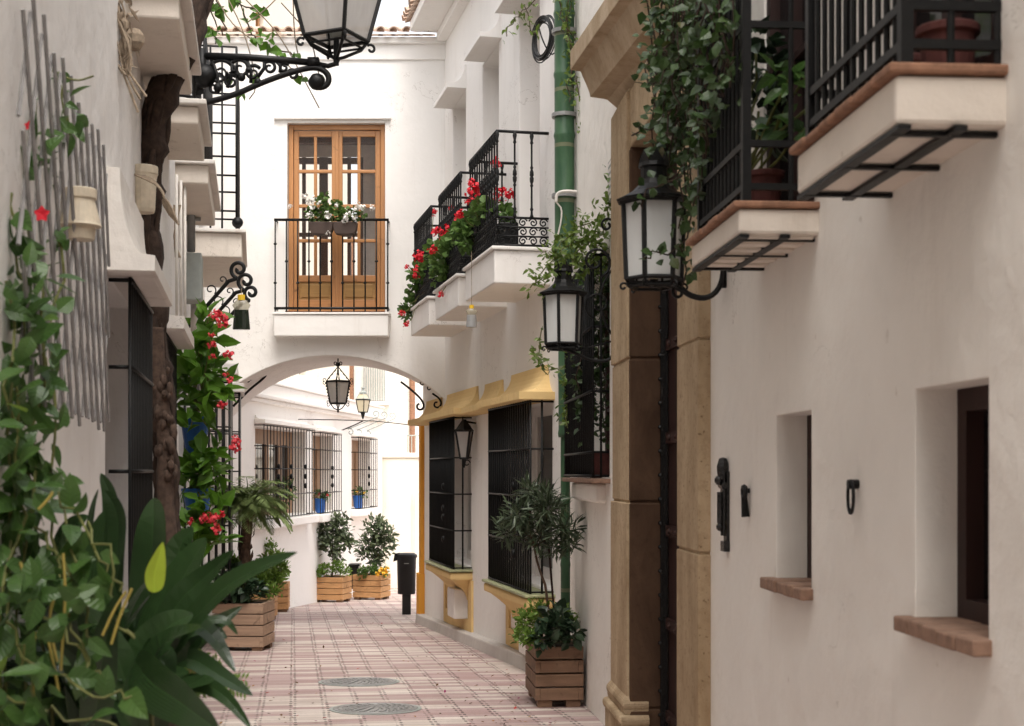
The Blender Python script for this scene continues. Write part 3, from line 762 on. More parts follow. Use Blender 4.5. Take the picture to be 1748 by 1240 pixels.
# ================================================================== arched bridge house
YB, YE = 17.3, 19.0
AX, AZ, AR = -2.20, 1.41 - 2.046, 2.046
def arch_z(x):
    d = x - AX
    return AZ + math.sqrt(max(.01, AR * AR - d * d))
H3 = thing('bridge_house', 'white house spanning the alley on a low arch, wooden balcony door above', 'house', (-2.2, 18.1, 1.4))
XL, XR = -3.95, -.78; DX0, DX1, DZ0, DZ1 = -2.735, -1.545, 1.94, 4.24
BZT = 5.18
mb = MB()
BX0, BX1 = -2.97, -1.97
xs = sorted(set([XL, DX0, DX1, XR, BX0, BX1] + [XL + (XR - XL) * i / 40 for i in range(41)]))
xs = [x for i, x in enumerate(xs) if i == 0 or x - xs[i - 1] > 1e-4]
BH = (-2.62, -1.66, 2.75, 3.82)    # window in the back wall
for x0, x1 in zip(xs[:-1], xs[1:]):
    cx = (x0 + x1) / 2; z0, z1 = arch_z(x0), arch_z(x1)
    def col(y, lo, hi, inn):
        if inn:
            mb.quad((x0, y, z0), (x1, y, z1), (x1, y, lo), (x0, y, lo)); mb.quad((x0, y, hi), (x1, y, hi), (x1, y, BZT), (x0, y, BZT))
        else: mb.quad((x0, y, z0), (x1, y, z1), (x1, y, BZT), (x0, y, BZT))
    col(YB, DZ0, DZ1, DX0 < cx < DX1); col(YE, DZ0 + .15, DZ1, BX0 < cx < BX1)
    mb.quad((x0, YB, z0), (x1, YB, z1), (x1, YE, z1), (x0, YE, z0))
    mb.quad((x0, YB, BZT), (x1, YB, BZT), (x1, YE, BZT), (x0, YE, BZT))
for x in (XL, XR): mb.quad((x, YB, arch_z(x)), (x, YE, arch_z(x)), (x, YE, BZT), (x, YB, BZT))
# reveals
for y, s, lo, xa, xb in ((YB, .16, DZ0, DX0, DX1), (YE, -.16, DZ0 + .15, BX0, BX1)):
    for x in (xa, xb): mb.quad((x, y, lo), (x, y + s, lo), (x, y + s, DZ1), (x, y, DZ1))
    for z in (lo, DZ1): mb.quad((xa, y, z), (xb, y, z), (xb, y + s, z), (xa, y + s, z))
mb.build('wall', M['plaster_bridge'], H3, weld=True, bevel=.012)
# room behind the balcony door
mb = MB(); 
for x in (DX0 - .35, DX1 + .35): mb.quad((x, YB + .17, 1.9), (x, YE - .17, 1.9), (x, YE - .17, 4.4), (x, YB + .17, 4.4))
for z in (1.9, 4.4): mb.quad((DX0 - .35, YB + .17, z), (DX1 + .35, YB + .17, z), (DX1 + .35, YE - .17, z), (DX0 - .35, YE - .17, z))
for y, xa, xb in ((YB + .165, DX0, DX1), (YE - .165, BX0, BX1)):
    for a, b in ((DX0 - .35, xa), (xb, DX1 + .35)): mb.quad((a, y, 1.9), (b, y, 1.9), (b, y, 4.4), (a, y, 4.4))
mb.quad((BX0, YE - .166, 4.16), (BX1, YE - .166, 4.16), (BX1, YE - .166, 4.4), (BX0, YE - .166, 4.4))
mb.build('inner_room', M['room'], H3)
mb = MB()
for x in (-2.93, -2.76, -2.50, -2.16, -2.0): mb.box((x, YE - .12, 3.1), (.045 if x != -2.50 else .11, .06, 2.3))
for z in (3.14, 2.1): mb.box((-2.47, YE - .119, z), (1.0, .05, .05))
mb.box((-2.47, YE - .118, 4.12), (1.0, .05, .08)); mb.box((-2.2, YE - .5, 4.32), (1.5, .14, .12))
mb.build('back_window', M['wood_brown'], H3)
# French door
dm = MB(); fw = .062; yf = YB + .10
def ybox(m, x0, x1, z0, z1, y0, y1): m.hexa([(x0, y0, z0), (x1, y0, z0), (x1, y1, z0), (x0, y1, z0), (x0, y0, z1), (x1, y0, z1), (x1, y1, z1), (x0, y1, z1)])
ybox(dm, DX0 + .005, DX0 + fw, DZ0, DZ1 - .004, yf - .02, yf + .06); ybox(dm, DX1 - fw, DX1 - .005, DZ0, DZ1 - .004, yf - .02, yf + .06)
door = dm.build('balcony_door', M['wood_door'], H3, bevel=.006)
t = MB(); ybox(t, DX0 + fw, DX1 - fw, DZ1 - fw - .004, DZ1 - .004, yf - .019, yf + .06); t.build('door_head', M['wood_rail'], door, bevel=.006)
mid = (DX0 + DX1) / 2
for a, b in ((DX0 + fw + .004, mid - .003), (mid + .003, DX1 - fw - .004)):
    st = MB(); zt = DZ1 - fw - .012; zb = DZ0 + .01
    ybox(st, a, a + .062, zb, zt, yf, yf + .045); ybox(st, b - .062, b, zb, zt, yf, yf + .045)
    cx = (a + b) / 2; ybox(st, cx - .019, cx + .019, zb + .45, zt - .07, yf + .006, yf + .04)
    if a > mid - .1: ybox(st, mid - .022, mid + .022, zb, zt, yf - .014, yf - .001)
    leaf_ = st.build('door_leaf', M['wood_door'], door, bevel=.006)
    rails = [(zt - .07, zt, 0), (zb, zb + .15, 0), (zb + .37, zb + .45, 0)]
    for k in range(1, 4): z = zb + .45 + (zt - .07 - zb - .45) * k / 4.0; rails.append((z - .02, z + .02, .003))
    for za, zc, ins in rails:
        rl = MB(); ybox(rl, a + .062, b - .062, za, zc, yf + ins, yf + .045 - ins); rl.build('door_rail', M['wood_rail'], door, bevel=.006)
    pn = MB(); ybox(pn, a + .062, b - .062, zb + .15, zb + .37, yf + .018, yf + .03); ybox(pn, a + .095, b - .095, zb + .18, zb + .34, yf + .008, yf + .02)
    pn.build('door_panel', M['wood_panel'], door, bevel=.006)
    gl = MB(); gl.quad((a + .058, yf + .022, zb + .44), (b - .058, yf + .022, zb + .44), (b - .058, yf + .022, zt - .07), (a + .058, yf + .022, zt - .06)); gl.build('pane', M['glass'], door)
# hood mould, sill box, eave
mb = MB(); ybox(mb, -2.89, -1.475, 4.275, 4.305, YB - .05, YB + .01); mb.build('door_hood', M['plaster_bridge'], H3, bevel=.008)
mb = MB(); ybox(mb, -2.868, -1.488, 1.625, 1.885, YB - .2, YB + .01); o = mb.build('balcony', M['plaster_bridge'], H3, bevel=.012)
mb = MB(); ybox(mb, -2.885, -1.47, 1.887, 1.912, YB - .215, YB + .01); mb.build('balcony_edge', M['plaster_bridge'], o, bevel=.006)
mb = MB(); ybox(mb, -2.74, -1.54, 1.914, 1.938, YB - .12, YB + .012); mb.build('door_step', M['terracotta'], o)
mb = MB(); yr = YB - .17; x0, x1 = -2.852, -1.497; z0, z1 = 1.965, 3.03
for z, r_ in ((z1, .0), (z0, .0)):
    ybox(mb, x0 - .012, x1 + .012, z - .014, z + .014, yr - .014, yr + .014)
for i in range(11):
    x = x0 + (x1 - x0) * i / 10; mb.tube([(x, yr, z0 - .04), (x, yr, z1)], .0095, 6)
    for z in ((2.27, 2.74) if i in (0, 10) else ((2.27,) if i % 2 == 0 else (2.53,))): mb.ball((x, yr, z), .021, 8, .8)
for x in (x0, x1):
    for z in (z0, z1): mb.tube([(x, yr, z), (x, YB, z)], .011, 6)
mb.build('railing', M['iron'], o, smooth=True)
mb = MB(); ybox(mb, XL, -.80, 5.0, 5.19, YB - .03, YB + .02); ybox(mb, XL, -.80, 5.185, 5.26, YB - .09, YE + .05); mb.build('eave', M['plaster_bridge'], H3, bevel=.01)
eave(H3, (V((XL, YB - .17, 5.28)), V((-.95, YB - .17, 5.28))), None, (0, 1, .3), L=1.1)

# ================================================================== left house
H4 = thing('town_house', 'weathered grey white house at left with hooded window grilles and old balcony slabs', 'house', WL(9, 0, gz(9)))
mb = MB()
holesL = [(5.72, 6.95, -1.15, .80, .3), (8.05, 9.25, -1.0, .81, .3), (11.3, 12.6, -1.1, .85, .3), (14.4, 15.4, -1.2, .95, .3), (16.1, 17.0, -1.2, .9, .3),
          (6.8, 7.7, 2.3, 4.3, .25), (13.9, 15.3, 2.32, 4.4, .25), (9.0, 9.75, 2.32, 4.3, .25), (11.2, 12.2, 2.34, 4.3, .25)]
wall_sheet(mb, WL, -7, 19.05, -4, 5.3, holesL, base=True, thick=4)
mb.build('wall', M['plaster_left'], H4, weld=True, bevel=.014)
for (a, b, c, d, e) in holesL:
    window(H4, WL, a, b, c, d, -.29, 'wood_dark', .07, .04, 2, 2)
hood(H4, WL, 5.70, 6.93, .803, .195, .068, .35, 'plaster_hood', .0, top=.058)
hood(H4, WL, 7.98, 9.32, .80, .20, .075, .13, 'plaster_hood', .0)
hood(H4, WL, 14.25, 15.5, .98, .42, .10, .22, 'plaster_bridge', .0); hood(H4, WL, 16.05, 17.1, .90, .47, .10, .22, 'plaster_bridge', .0)
grille(H4, WL, 5.85, 7.05, -1.2, .80, .085, .085, .0075, (.43, .0, -.6), False, False)
grille(H4, WL, 8.1, 9.25, -1.1, .80, .085, .085, .0075, (.43, .0, -.5), False, False)
grille(H4, WL, 11.2, 12.7, -1.2, .85, .10, .07, .010, (.43, .0, -.5), True, False)
grille(H4, WL, 14.35, 15.45, -1.3, .98, .34, .06, .012, (.45, .0, -.55), True, False, nearbars=4)
grille(H4, WL, 16.1, 17.05, -1.3, .90, .42, .06, .012, (.45, .0, -.55), True, False, nearbars=4)
for Y0, Y1, o, z0, z1 in ((6.6, 7.94, .245, 2.11, 2.27), (8.85, 9.92, .245, 2.17, 2.32), (10.75, 12.6, .245, 2.18, 2.36), (13.5, 15.75, .47, 2.04, 2.31)):
    b = slab(H4, WL, Y0, Y1, o, z0, z1, 'plaster_slab', .035, .05 if o < .3 else .04, 'plaster_hood')
    n = int((Y1 - Y0) / .11); g = MB(); oo = o - .03 if o < .3 else o - .05
    zt = z1 + 1.0 if o < .3 else z1 + 1.75
    for i in range(n + 1):
        y = Y0 + .04 + (Y1 - Y0 - .08) * i / n; g.tube([WL(y, oo, z1), WL(y, oo, zt)], .011, 6)
    hz = (z1 + .06, zt) if o < .3 else (z1 + .10, z1 + .18, z1 + .36, z1 + .52, z1 + .70, z1 + .92, z1 + 1.02, z1 + 1.3, zt)
    for k, z in enumerate(hz): g.tube([WL(Y0 + .04, 0, z), WL(Y0 + .04, oo, z)] + ([WL(Y1 - .04, oo, z), WL(Y1 - .04, 0, z)] if k in (0, len(hz) - 1) else []), .010, 6)
    if o > .3:
        for i in range(28): y = Y0 + .04 + (Y1 - Y0 - .08) * i / 27; g.tube([WL(y, oo, z1), WL(y, oo, zt)], .011, 5)
        for k in (.42, .68): g.tube([WL(Y0 + .04, oo * k, z1), WL(Y0 + .04, oo * k, zt)], .010, 6)
        g.ball(WL(Y0 + .03, oo + .01, z1 + .07), .055, 10)
    g.build('railing', M['iron'], b, smooth=True)

# unseen house added behind the viewer to cut sky light on the near wall
H9 = thing('town_house', 'unseen white house added behind the viewer to hold back sky light', 'house', (0, -9, gz(-9)))
mb = MB(); ybox(mb, -6, 8, gz(-9) - .2, 5.0, -14, -10); mb.build('wall', M['plaster_left'], H9, bevel=.02)
# ================================================================== houses beyond the arch
H5 = thing('low_house', 'low white house beyond the arch with barred windows and blue pots', 'house', WB(24, 0, gz(24)))
mb = MB(); holesB = [(20.5, 23.35, -.68, .64, .3), (23.82, 25.25, -.69, .62, .3), (26.75, 28.35, -.69, .61, .3)]
wall_sheet(mb, WB, 19.2, 29.6, -4, 1.0, holesB, base=True, thick=1.6)
mb.build('wall', M['plaster_back'], H5, weld=True, bevel=.015)
mb = MB(); WB.box(mb, 19.2, 29.65, -.3, .07, 1.0, 1.06); WB.box(mb, 19.2, 29.68, -.3, .12, 1.062, 1.12); WB.box(mb, 19.2, 29.6, -.28, .03, 1.122, 1.3); WB.box(mb, 19.2, 29.6, -.3, .06, 1.302, 1.34)
mb.build('cornice', M['plaster_back'], H5, bevel=.012)
for (a, b, c, d, e), nb in zip(holesB, (4, 2, 2)):
    window(H5, WB, a, b, c, d, -.28, 'shutter', .22, .05, nb, 1, 'glass_dark' if nb > 2 else 'shutter', mun=.08)
    grille(H5, WB, a - .04, b + .04, c - .02, d + .04, .14, .17, .0075, (c + .33, c + .72, c + 1.05), False, False, mat='iron_bar', knots=[(a + (b - a) * q, c + k) for q in ((.25, .5, .8) if nb == 4 else (.55,)) for k in (.45, .6, .75)])
    s = MB(); WB.box(s, a - .1, b + .1, -.02, .2, c - .16, c - .03); s.build('window_sill', M['plaster_back'], H5, bevel=.015)
    hood(H5, WB, a - .06, b + .06, d + .05, .165, .06, .06, 'plaster_back', .2)
WU = Wall(-7.6, .11, 1)
H6 = thing('tall_house', 'tall cream house rising behind the low white house and the bridge', 'house', WU(27, 0, gz(27)))
mb = MB(); wall_sheet(mb, WU, 20, 34, -4, 10, [(29.3, 29.9, 2.0, 2.5, .2), (26.2, 26.75, 7.5, 8.6, .2), (27.6, 28.6, 7.3, 8.6, .2)], base=True, thick=5); mb.build('wall', M['plaster_cream'], H6, weld=True, bevel=.015)
window(H6, WU, 29.3, 29.9, 2.0, 2.5, -.19, 'wood_brown', .05, .04, 2, 1); window(H6, WU, 26.2, 26.75, 7.5, 8.6, -.19, 'wood_door', .12, .1, 2, 1); window(H6, WU, 27.6, 28.6, 7.3, 8.6, -.19, 'whitebox', .10, .1, 2, 1)
mb = MB(); WU.box(mb, 33.9, 34.02, -.05, .08, -2, 6); mb.build('drainpipe', M['terracotta'], H6)
H7 = thing('end_house', 'white house closing the lane far beyond the arch with a grey barred upper window', 'house', (-1, 35, gz(35)))
mb = MB(); ybox(mb, -4.6, 4, gz(35) - .2, 6.0, 34.3, 38); mb.build('wall', M['plaster_back'], H7, bevel=.02)
mb = MB(); ybox(mb, -3.56, -3.05, 1.72, 2.6, 34.26, 34.31); wv = mb.build('window', M['whitebox'], H7)
mb = MB()
for i in range(10): mb.tube([(-3.56 + .055 * i, 34.2, 1.7), (-3.56 + .055 * i, 34.2, 2.6)], .012, 5)
mb.build('window_grille', M['boxgrey'], wv)
mb = MB(); ybox(mb, -3.7, -2.95, 1.6, 1.68, 34.1, 34.3); mb.build('window_sill', M['plaster_back'], H7)
mb = MB(); mb.tube([(-2.4, 34.2, -1.5), (-2.4, 34.2, 4)], .07, 10); mb.build('drainpipe', M['terracotta'], H7)
mb = MB(); ybox(mb, -2.5, -1.6, .38, .44, 33.7, 34.31); bb = mb.build('balcony', M['plaster_back'], H7)
mb = MB()
for i in range(9): mb.tube([(-2.48 + .1 * i, 33.72, .44), (-2.48 + .1 * i, 33.72, .85)], .012, 5)
mb.tube([(-2.5, 33.72, .85), (-1.6, 33.72, .85)], .015, 5); mb.build('railing', M['boxgrey'], bb)
H8 = thing('low_house', 'low cream annexe with a pale narrow door at the end of the lane', 'house', (-1.6, 30, gz(30)))
mb = MB(); ybox(mb, -2.75, 1.5, gz(30) - .2, .28, 29.7, 34.2); ybox(mb, -2.79, 1.54, .282, .33, 29.66, 34.2); mb.build('wall', M['plaster_cream'], H8, bevel=.015)
mb = MB(); ybox(mb, -2.08, -1.2, gz(30), -.45, 29.66, 29.71); dd = mb.build('door', M['plaster_slab'], H8)
mb = MB(); ybox(mb, -2.02, -1.26, gz(30) + .1, -.52, 29.645, 29.665); mb.build('door_panel', M['plaster_cream'], dd)
# ================================================================== ironwork and lamps
UP = V((0, 0, 1))
def hex_lantern(name, W, Y, out, zb, label, full, rot):
    base = W(Y, 0, zb); t = thing(name, label, 'wall lamp', base, 'six sided wall lanterns')
    c = W(Y, out, zb); n6 = [V((math.cos(rot + k * math.pi / 3), math.sin(rot + k * math.pi / 3), 0)) for k in range(6)]
    r0, r1, h = .108, .120, .30
    f = MB()
    for k in range(6):
        f.tube([c + n6[k] * r0, c + n6[k] * r1 + UP * h], .0105, 5)
        a, b = n6[k], n6[(k + 1) % 6]
        f.tube([c + a * r0, c + b * r0], .009, 5); f.tube([c + a * (r1 + .004) + UP * h, c + b * (r1 + .004) + UP * h], .013, 5)
        f.tube([c + a * (r0 - .01) - UP * .028, c + b * (r0 - .01) - UP * .028], .007, 5); f.tube([c + a * r0, c + a * (r0 - .01) - UP * .028], .006, 5)
        f.tube(spiral(c + a * (r0 + .012) - UP * .03, a, UP, .016, .006, 2.5, -3, 10), .0045, 4)
    f.tube([c + n6[0] * r0 - UP * .02, c - n6[0] * r0 - UP * .02], .01, 5); f.tube([c + n6[1] * r0 - UP * .02, c - n6[1] * r0 - UP * .02], .01, 5)
    f.build('frame', M['iron'], t)
    g = MB()
    for k in range(6):
        a, b = n6[k], n6[(k + 1) % 6]
        g.quad(c + a * (r0 - .004), c + b * (r0 - .004), c + b * (r1 - .004) + UP * h, c + a * (r1 - .004) + UP * h)
    g.build('glass', M['glass_lamp'], t)
    s = MB(); s.tube([c, c + UP * .07], .022, 8); s.tube([c + UP * .07, c + UP * .17], [.028, .024, ][:2], 10); s.build('bulb', M['ceramic'], t, smooth=True)
    p = MB(); p.lathe(c + UP * h, [(.145, 0), (.148, .008), (.118, .022), (.085, .04), (.06, .065), (.052, .085), (.052, .13), (.062, .135), (.058, .15), (.0, .165)], 12, rot=rot)
    for k in range(6): p.add([c + n6[k] * .06 + UP * (h + .15), c + (n6[k] + n6[(k + 1) % 6]) * .03 + UP * (h + .20), c + n6[(k + 1) % 6] * .06 + UP * (h + .15)], [(0, 1, 2)])
    p.build('cap', M['iron'], t)
    b = MB(); o = -W.n; w = W(Y, .012, 0)
    def q(oo, z): return W(Y, oo, zb + z)
    if full:
        b.tube([q(.012, -.08), q(.012, .70)], .012, 6)
        b.tube(spiral(q(.05, .72), -W.n, UP, .045, .012, 0, 7.5), [.008] * 23, 6)
        b.tube(smooth([q(.012, -.06), q(.04, -.10), q(.14, -.10), q(.25, -.05), q(out, -.03)]), .011, 6)
        b.tube(smooth([q(.012, .05), q(.06, .12), q(.10, .28), q(.06, .40), q(.012, .46)]), .008, 6)
        b.tube(spiral(q(.12, .50), -W.n, UP, .10, .02, -1.2, 6.6, 30), .009, 6); b.tube(spiral(q(.10, .24), W.n, UP, .09, .02, -1.2, 6.0, 26), .007, 6)
        b.tube([q(.02, .02), q(.24, -.04)], .006, 6)
    else:
        b.tube([q(.012, -.03), q(.012, .12)], .013, 6)
        b.tube(smooth([q(.012, .10), q(.014, -.01), q(.06, -.07), q(.13, -.07), q(.19, -.03), q(out - .05, -.02)]), .012, 6)
        b.tube([q(.012, .12), q(.20, -.025)], .007, 6); b.tube(spiral(q(.19, -.05), -W.n, UP, .028, .01, 0, 8), .007, 6)
    b.tube([q(out, -.03), q(out, .0)], .018, 6)
    b.build('bracket', M['iron'], t, smooth=True)
    return t
hex_lantern('wall_lantern', WN, 8.58, .315, .765, 'black six sided wall lantern on a tall scrolled bracket beside the planted window', True, .25)
hex_lantern('wall_lantern', WN, 5.54, .285, .745, 'black six sided wall lantern by the stone door, overgrown with ivy', False, .1)

def square_lantern(t, c, r0, r1, h, rot, cap, glass, bar=.011, curls=True, stem=None):
    """four sided lantern; c = centre of the bottom frame"""
    d = [V((math.cos(rot + k * math.pi / 2), math.sin(rot + k * math.pi / 2), 0)) for k in range(4)]
    f = MB()
    for k in range(4):
        a, b = d[k], d[(k + 1) % 4]
        f.tube([c + a * r0, c + a * r1 + UP * h], bar, 5); f.tube([c + a * r0, c + b * r0], bar, 5); f.tube([c + a * r1 + UP * h, c + b * r1 + UP * h], bar * 1.2, 5)
    f.build('frame', M['iron'], t)
    g = MB()
    for k in range(4):
        a, b = d[k] * .97, d[(k + 1) % 4] * .97
        g.quad(c + a * r0, c + b * r0, c + b * r1 + UP * h, c + a * r1 + UP * h)
    g.build('glass', M[glass], t)
    return d
# street lantern on its cast bracket, top left
Yl = 9.0
t = thing('street_lantern', 'large black street lantern on a scrolled cast iron arm at top left', 'street lamp', WL(Yl, 0, 2.3))
c = P(574, 66, Yl); pxm = Yl / F
d = square_lantern(t, c, .205, .325, .44, R(20), None, 'glass_mauve', .014)
s = MB(); top = c + UP * .44
s.lathe(top, [(.335, 0), (.34, .02), (.22, .12), (.12, .17), (.11, .24), (.14, .25), (.05, .30), (0, .36)], 4, rot=R(20)); s.build('cap', M['iron'], t)
s = MB()
for k in range(4):
    a = d[k]
    s.tube([c + a * .205, c + a * .16 - UP * .06, c + a * .05 - UP * .115, c - UP * .13], .011, 5)
    s.tube(spiral(c + a * .225 - UP * .045, a, UP, .03, .012, 2.4, -3, 12), .009, 5)
    s.tube([c + a * .17 - UP * .045, c + d[(k + 1) % 4] * .17 - UP * .045], .008, 5)
s.tube([c, c - UP * .17], .018, 8)
s.build('cradle', M['iron'], t)
s = MB(); s.tube([c + UP * .005, c + UP * .13], .04, 12); s.build('lamp_holder', M['boxgrey'], t, smooth=True)
s = MB(); s.tube([c + UP * .13, c + UP * .32], .03, 12); s.build('bulb', M['glass_lamp'], t, smooth=True)
s = MB()
def B(px, py): return P(px, py, Yl)
s.tube([B(577, 100), B(574, 109), B(560, 113), B(545, 110)], .016, 7)
s.tube([B(350, 96), B(420, 98), B(545, 108)], [.024, .022, .022], 8)
s.box(B(535, 106), (.07, .045, .05))
s.tube([B(345, 84), B(345, 150)], .03, 6)
s.tube(smooth([B(293, 178), B(330, 180), B(395, 165), B(450, 140), B(505, 121), B(540, 114), B(560, 125), B(562, 142), B(550, 151), B(533, 147), B(530, 137)]), [.026] + [.02] * 33 + [.016] * 0 if False else .019, 8)
s.ball(B(541, 140), .055, 8)
s.tube(smooth([B(290, 178), B(300, 160), B(335, 168)]), .012, 6)
for cx, cy, r_, s0 in ((375, 125, 24, 1), (365, 150, 14, -1), (410, 118, 17, -1), (432, 125, 14, 1), (395, 140, 13, 1), (460, 116, 12, -1), (485, 116, 9, 1), (345, 130, 20, 1), (500, 128, 9, -1)):
    s.tube(spiral(B(cx, cy), V((s0, 0, 0)), UP, r_ * pxm, r_ * pxm * .25, .6, 8.5, 24), [.013 - .006 * i / 24 for i in range(25)], 6)
for a, b_ in (((360, 98), (372, 160)), ((395, 100), (388, 150)), ((420, 100), (428, 142)), ((452, 102), (440, 132)), ((470, 103), (478, 124)), ((384, 100), (405, 128))):
    s.tube([B(*a), B((a[0] + b_[0]) / 2 + 5, (a[1] + b_[1]) / 2), B(*b_)], .012, 6)
for px, py, r_ in ((350, 130, .075), (372, 150, .03), (412, 132, .028), (440, 140, .024), (424, 120, .02)): s.ball(B(px, py), r_, 8)
for px, py in ((340, 125), (352, 150), (365, 135), (385, 128), (402, 122)):
    for k in range(3): leaf(s, B(px + rnd.uniform(-6, 6), py + rnd.uniform(-8, 8)), rdir(), rdir(), .07, .05, 'ovate', .8, .4, 3)
s.tube([B(272, 100), B(350, 97)], .02, 6); s.tube([B(270, 176), B(300, 178)], .016, 6)
s.build('bracket', M['iron'], t, smooth=True)
# lantern hanging in the arch
Yh = 17.75; c = P(577, 689, Yh)
t = thing('hanging_lantern', 'black twisted iron lantern hanging from the crown of the arch', 'lantern', P(577, 609, Yh))
rot = R(-90)
d = square_lantern(t, c, .098, .145, .275, rot, None, 'glass_mauve', .011)
s = MB(); topc = c + UP * .275; apex = P(577, 627, Yh)
for k in range(4):
    a = d[k]
    pts = [(topc + a * .145).lerp(apex, i / 8) + a * (.006 * (i % 2)) for i in range(9)]
    s.tube(pts, [.006 if i % 2 else .010 for i in range(9)], 5)
    for q, rr in ((topc + a * .165, .028), (c + a * .118, .024)):
        for sg in (1, -1): s.tube(spiral(q + UP * .02 * sg, a, UP * sg, rr, .008, -1.5, 4, 10), .0045, 4)
    for i in range(7): s.ball(c + a * (.108 + .055 * i / 7) + UP * (.275 * (i + .5) / 7), .012, 5)
    s.tube([c + a * .098, c + a * .05 - UP * .06, c - UP * .085], .007, 5)
    s.tube(spiral(apex + a * .03 + UP * .05, a, UP, .025, .008, -2, 4, 10), .006, 4)
s.ball(apex + UP * .03, .03, 8); s.tube([apex + UP * .03, P(577, 606, Yh)], .009, 6); s.tube([c - UP * .06, c - UP * .12], [.012, .004], 6); s.ball(c - UP * .1, .016, 6)
s.build('hanger', M['iron'], t)
# second lantern, on the low house
Yq = 25.1; c = P(619.5, 704, Yq)
t = thing('wall_lantern', 'small cream glazed lantern on a thin arm of the low house beyond the arch', 'wall lamp', WB(25.6, 0, .7))
d = square_lantern(t, c, .08, .125, .22, R(15), None, 'glass_warm', .009)
s = MB(); tp = c + UP * .22
s.lathe(tp + UP * .012, [(.135, 0), (.13, .01)], 4, rot=R(15)); s.lathe(tp + UP * .10, [(.06, 0), (.065, .03), (.03, .06), (.028, .10), (.045, .105), (.04, .12), (0, .13)], 10)
for k in range(4): s.tube([tp + d[k] * .125, tp + d[k] * .062 + UP * .11], .007, 5)
s.build('cap', M['boxgrey'], t)
g = MB()
for k in range(4):
    a, b_ = d[k], d[(k + 1) % 4]; g.quad(tp + a * .12, tp + b_ * .12, tp + b_ * .06 + UP * .108, tp + a * .06 + UP * .108)
g.build('glass', M['glass_warm'], t)
s = MB(); e = WB(25.6, .0, c.z - .32)
s.tube([c, c - UP * .12], [.05, .012], 6); s.tube(smooth([e, e + V((.05, 0, 0)), c - UP * .16, c - UP * .14]), .012, 6); s.build('bracket', M['iron'], t)
# three S scrolls above the last window of the low house
for k in range(3):
    s = MB(); y = 26.3 + .9 * k; a = P(598 + 15 * k, 738 + 2 * k, y); b_ = P(641 + 14 * k, 707 + 1.5 * k, y)
    u = V((1, 0, 0)); rr = 6.5 * y / F
    pts = spiral(a, u, UP, rr * .2, rr, -4.5, 2.3, 16)[::1]
    s.tube(pts + [a + V((-rr * .3, 0, rr)), ][:0] + spiral(b_, u, UP, rr, rr * .2, -.85 + 6.28 - 6.28, 6.0, 16), .011, 5)
    s.build('scroll_bracket', M['boxgrey'], H5)
# scroll irons under the arch
def frame_pts(lst, Y): return [P(x, y, Y) for x, y in lst]
s = MB()
s.tube(smooth(frame_pts([(684, 652), (700, 664), (716, 678), (724, 690), (722, 699), (714, 700), (711, 693), (716, 689)], 18.6)), .016, 6)
s.build('scroll_bracket', M['iron'], H3, smooth=True); s = MB()
s.tube(smooth(frame_pts([(738, 672), (750, 680), (754, 690), (748, 697), (741, 694), (742, 687), (747, 687)], 17.45)), .013, 6)
s.build('scroll_bracket', M['iron'], H3, smooth=True)
for x, y in ((721, 655), (733, 663)):
    s = MB(); s.tube(spiral(P(x, y, 17.7), V((1, 0, 0)), UP, .035, .01, 0, 7, 16), .009, 5); s.build('iron_scroll', M['iron'], H3)
s = MB()
s.tube(smooth(frame_pts([(398, 694), (425, 666), (448, 648), (455, 640), (454, 628)], 17.9)), .016, 6)
s.build('scroll_bracket', M['iron'], H3, smooth=True); s = MB()
s.tube(smooth(frame_pts([(396, 680), (415, 660), (434, 650), (438, 640)], 18.2)), .015, 6)
s.tube(spiral(P(424, 650, 17.6), V((1, 0, 0)), UP, .03, .01, 0, 7, 16), .008, 5)
s.build('scroll_bracket', M['iron'], H3, smooth=True)
# scroll arms on the left wall
def scroll_arm(Y, a, b, r, label):
    s = MB(); A = P(*a, Y); Bp = P(*b, Y); u = V((1, 0, 0)); k = Y / F
    mid = A.lerp(Bp, .8)
    end = spiral(Bp, u, UP, r * k, r * k * .2, 4.2, -3.5, 30)
    s.tube([A, A.lerp(Bp, .4), mid] + smooth([mid, Bp + V((r * k * -.2, 0, -r * k * 1.05)), end[0]], 2)[1:-1] + end, .018, 7)
    for q, rr in ((.30, 9), (.55, 10), (.75, 7)):
        s.tube(spiral(A.lerp(Bp, q) + V((-rr * k * .8, 0, rr * k * 1.1)), u, UP, rr * k, rr * k * .25, -.8, 5.4, 18), .006, 5)
    return tag(s.build('scroll_arm', M['iron'], None, smooth=True), label, 'iron bracket', 'scrolled iron arms on the left wall')
scroll_arm(12.75, (318, 562), (408, 460), 15, 'upper scrolled black iron arm below the left corner balcony')
scroll_arm(13.15, (330, 580), (420, 480), 15, 'middle scrolled black iron arm behind the red flowers')
scroll_arm(13.5, (345, 592), (429, 500), 13, 'lowest scrolled black iron arm, just behind the hanging dark bottle')

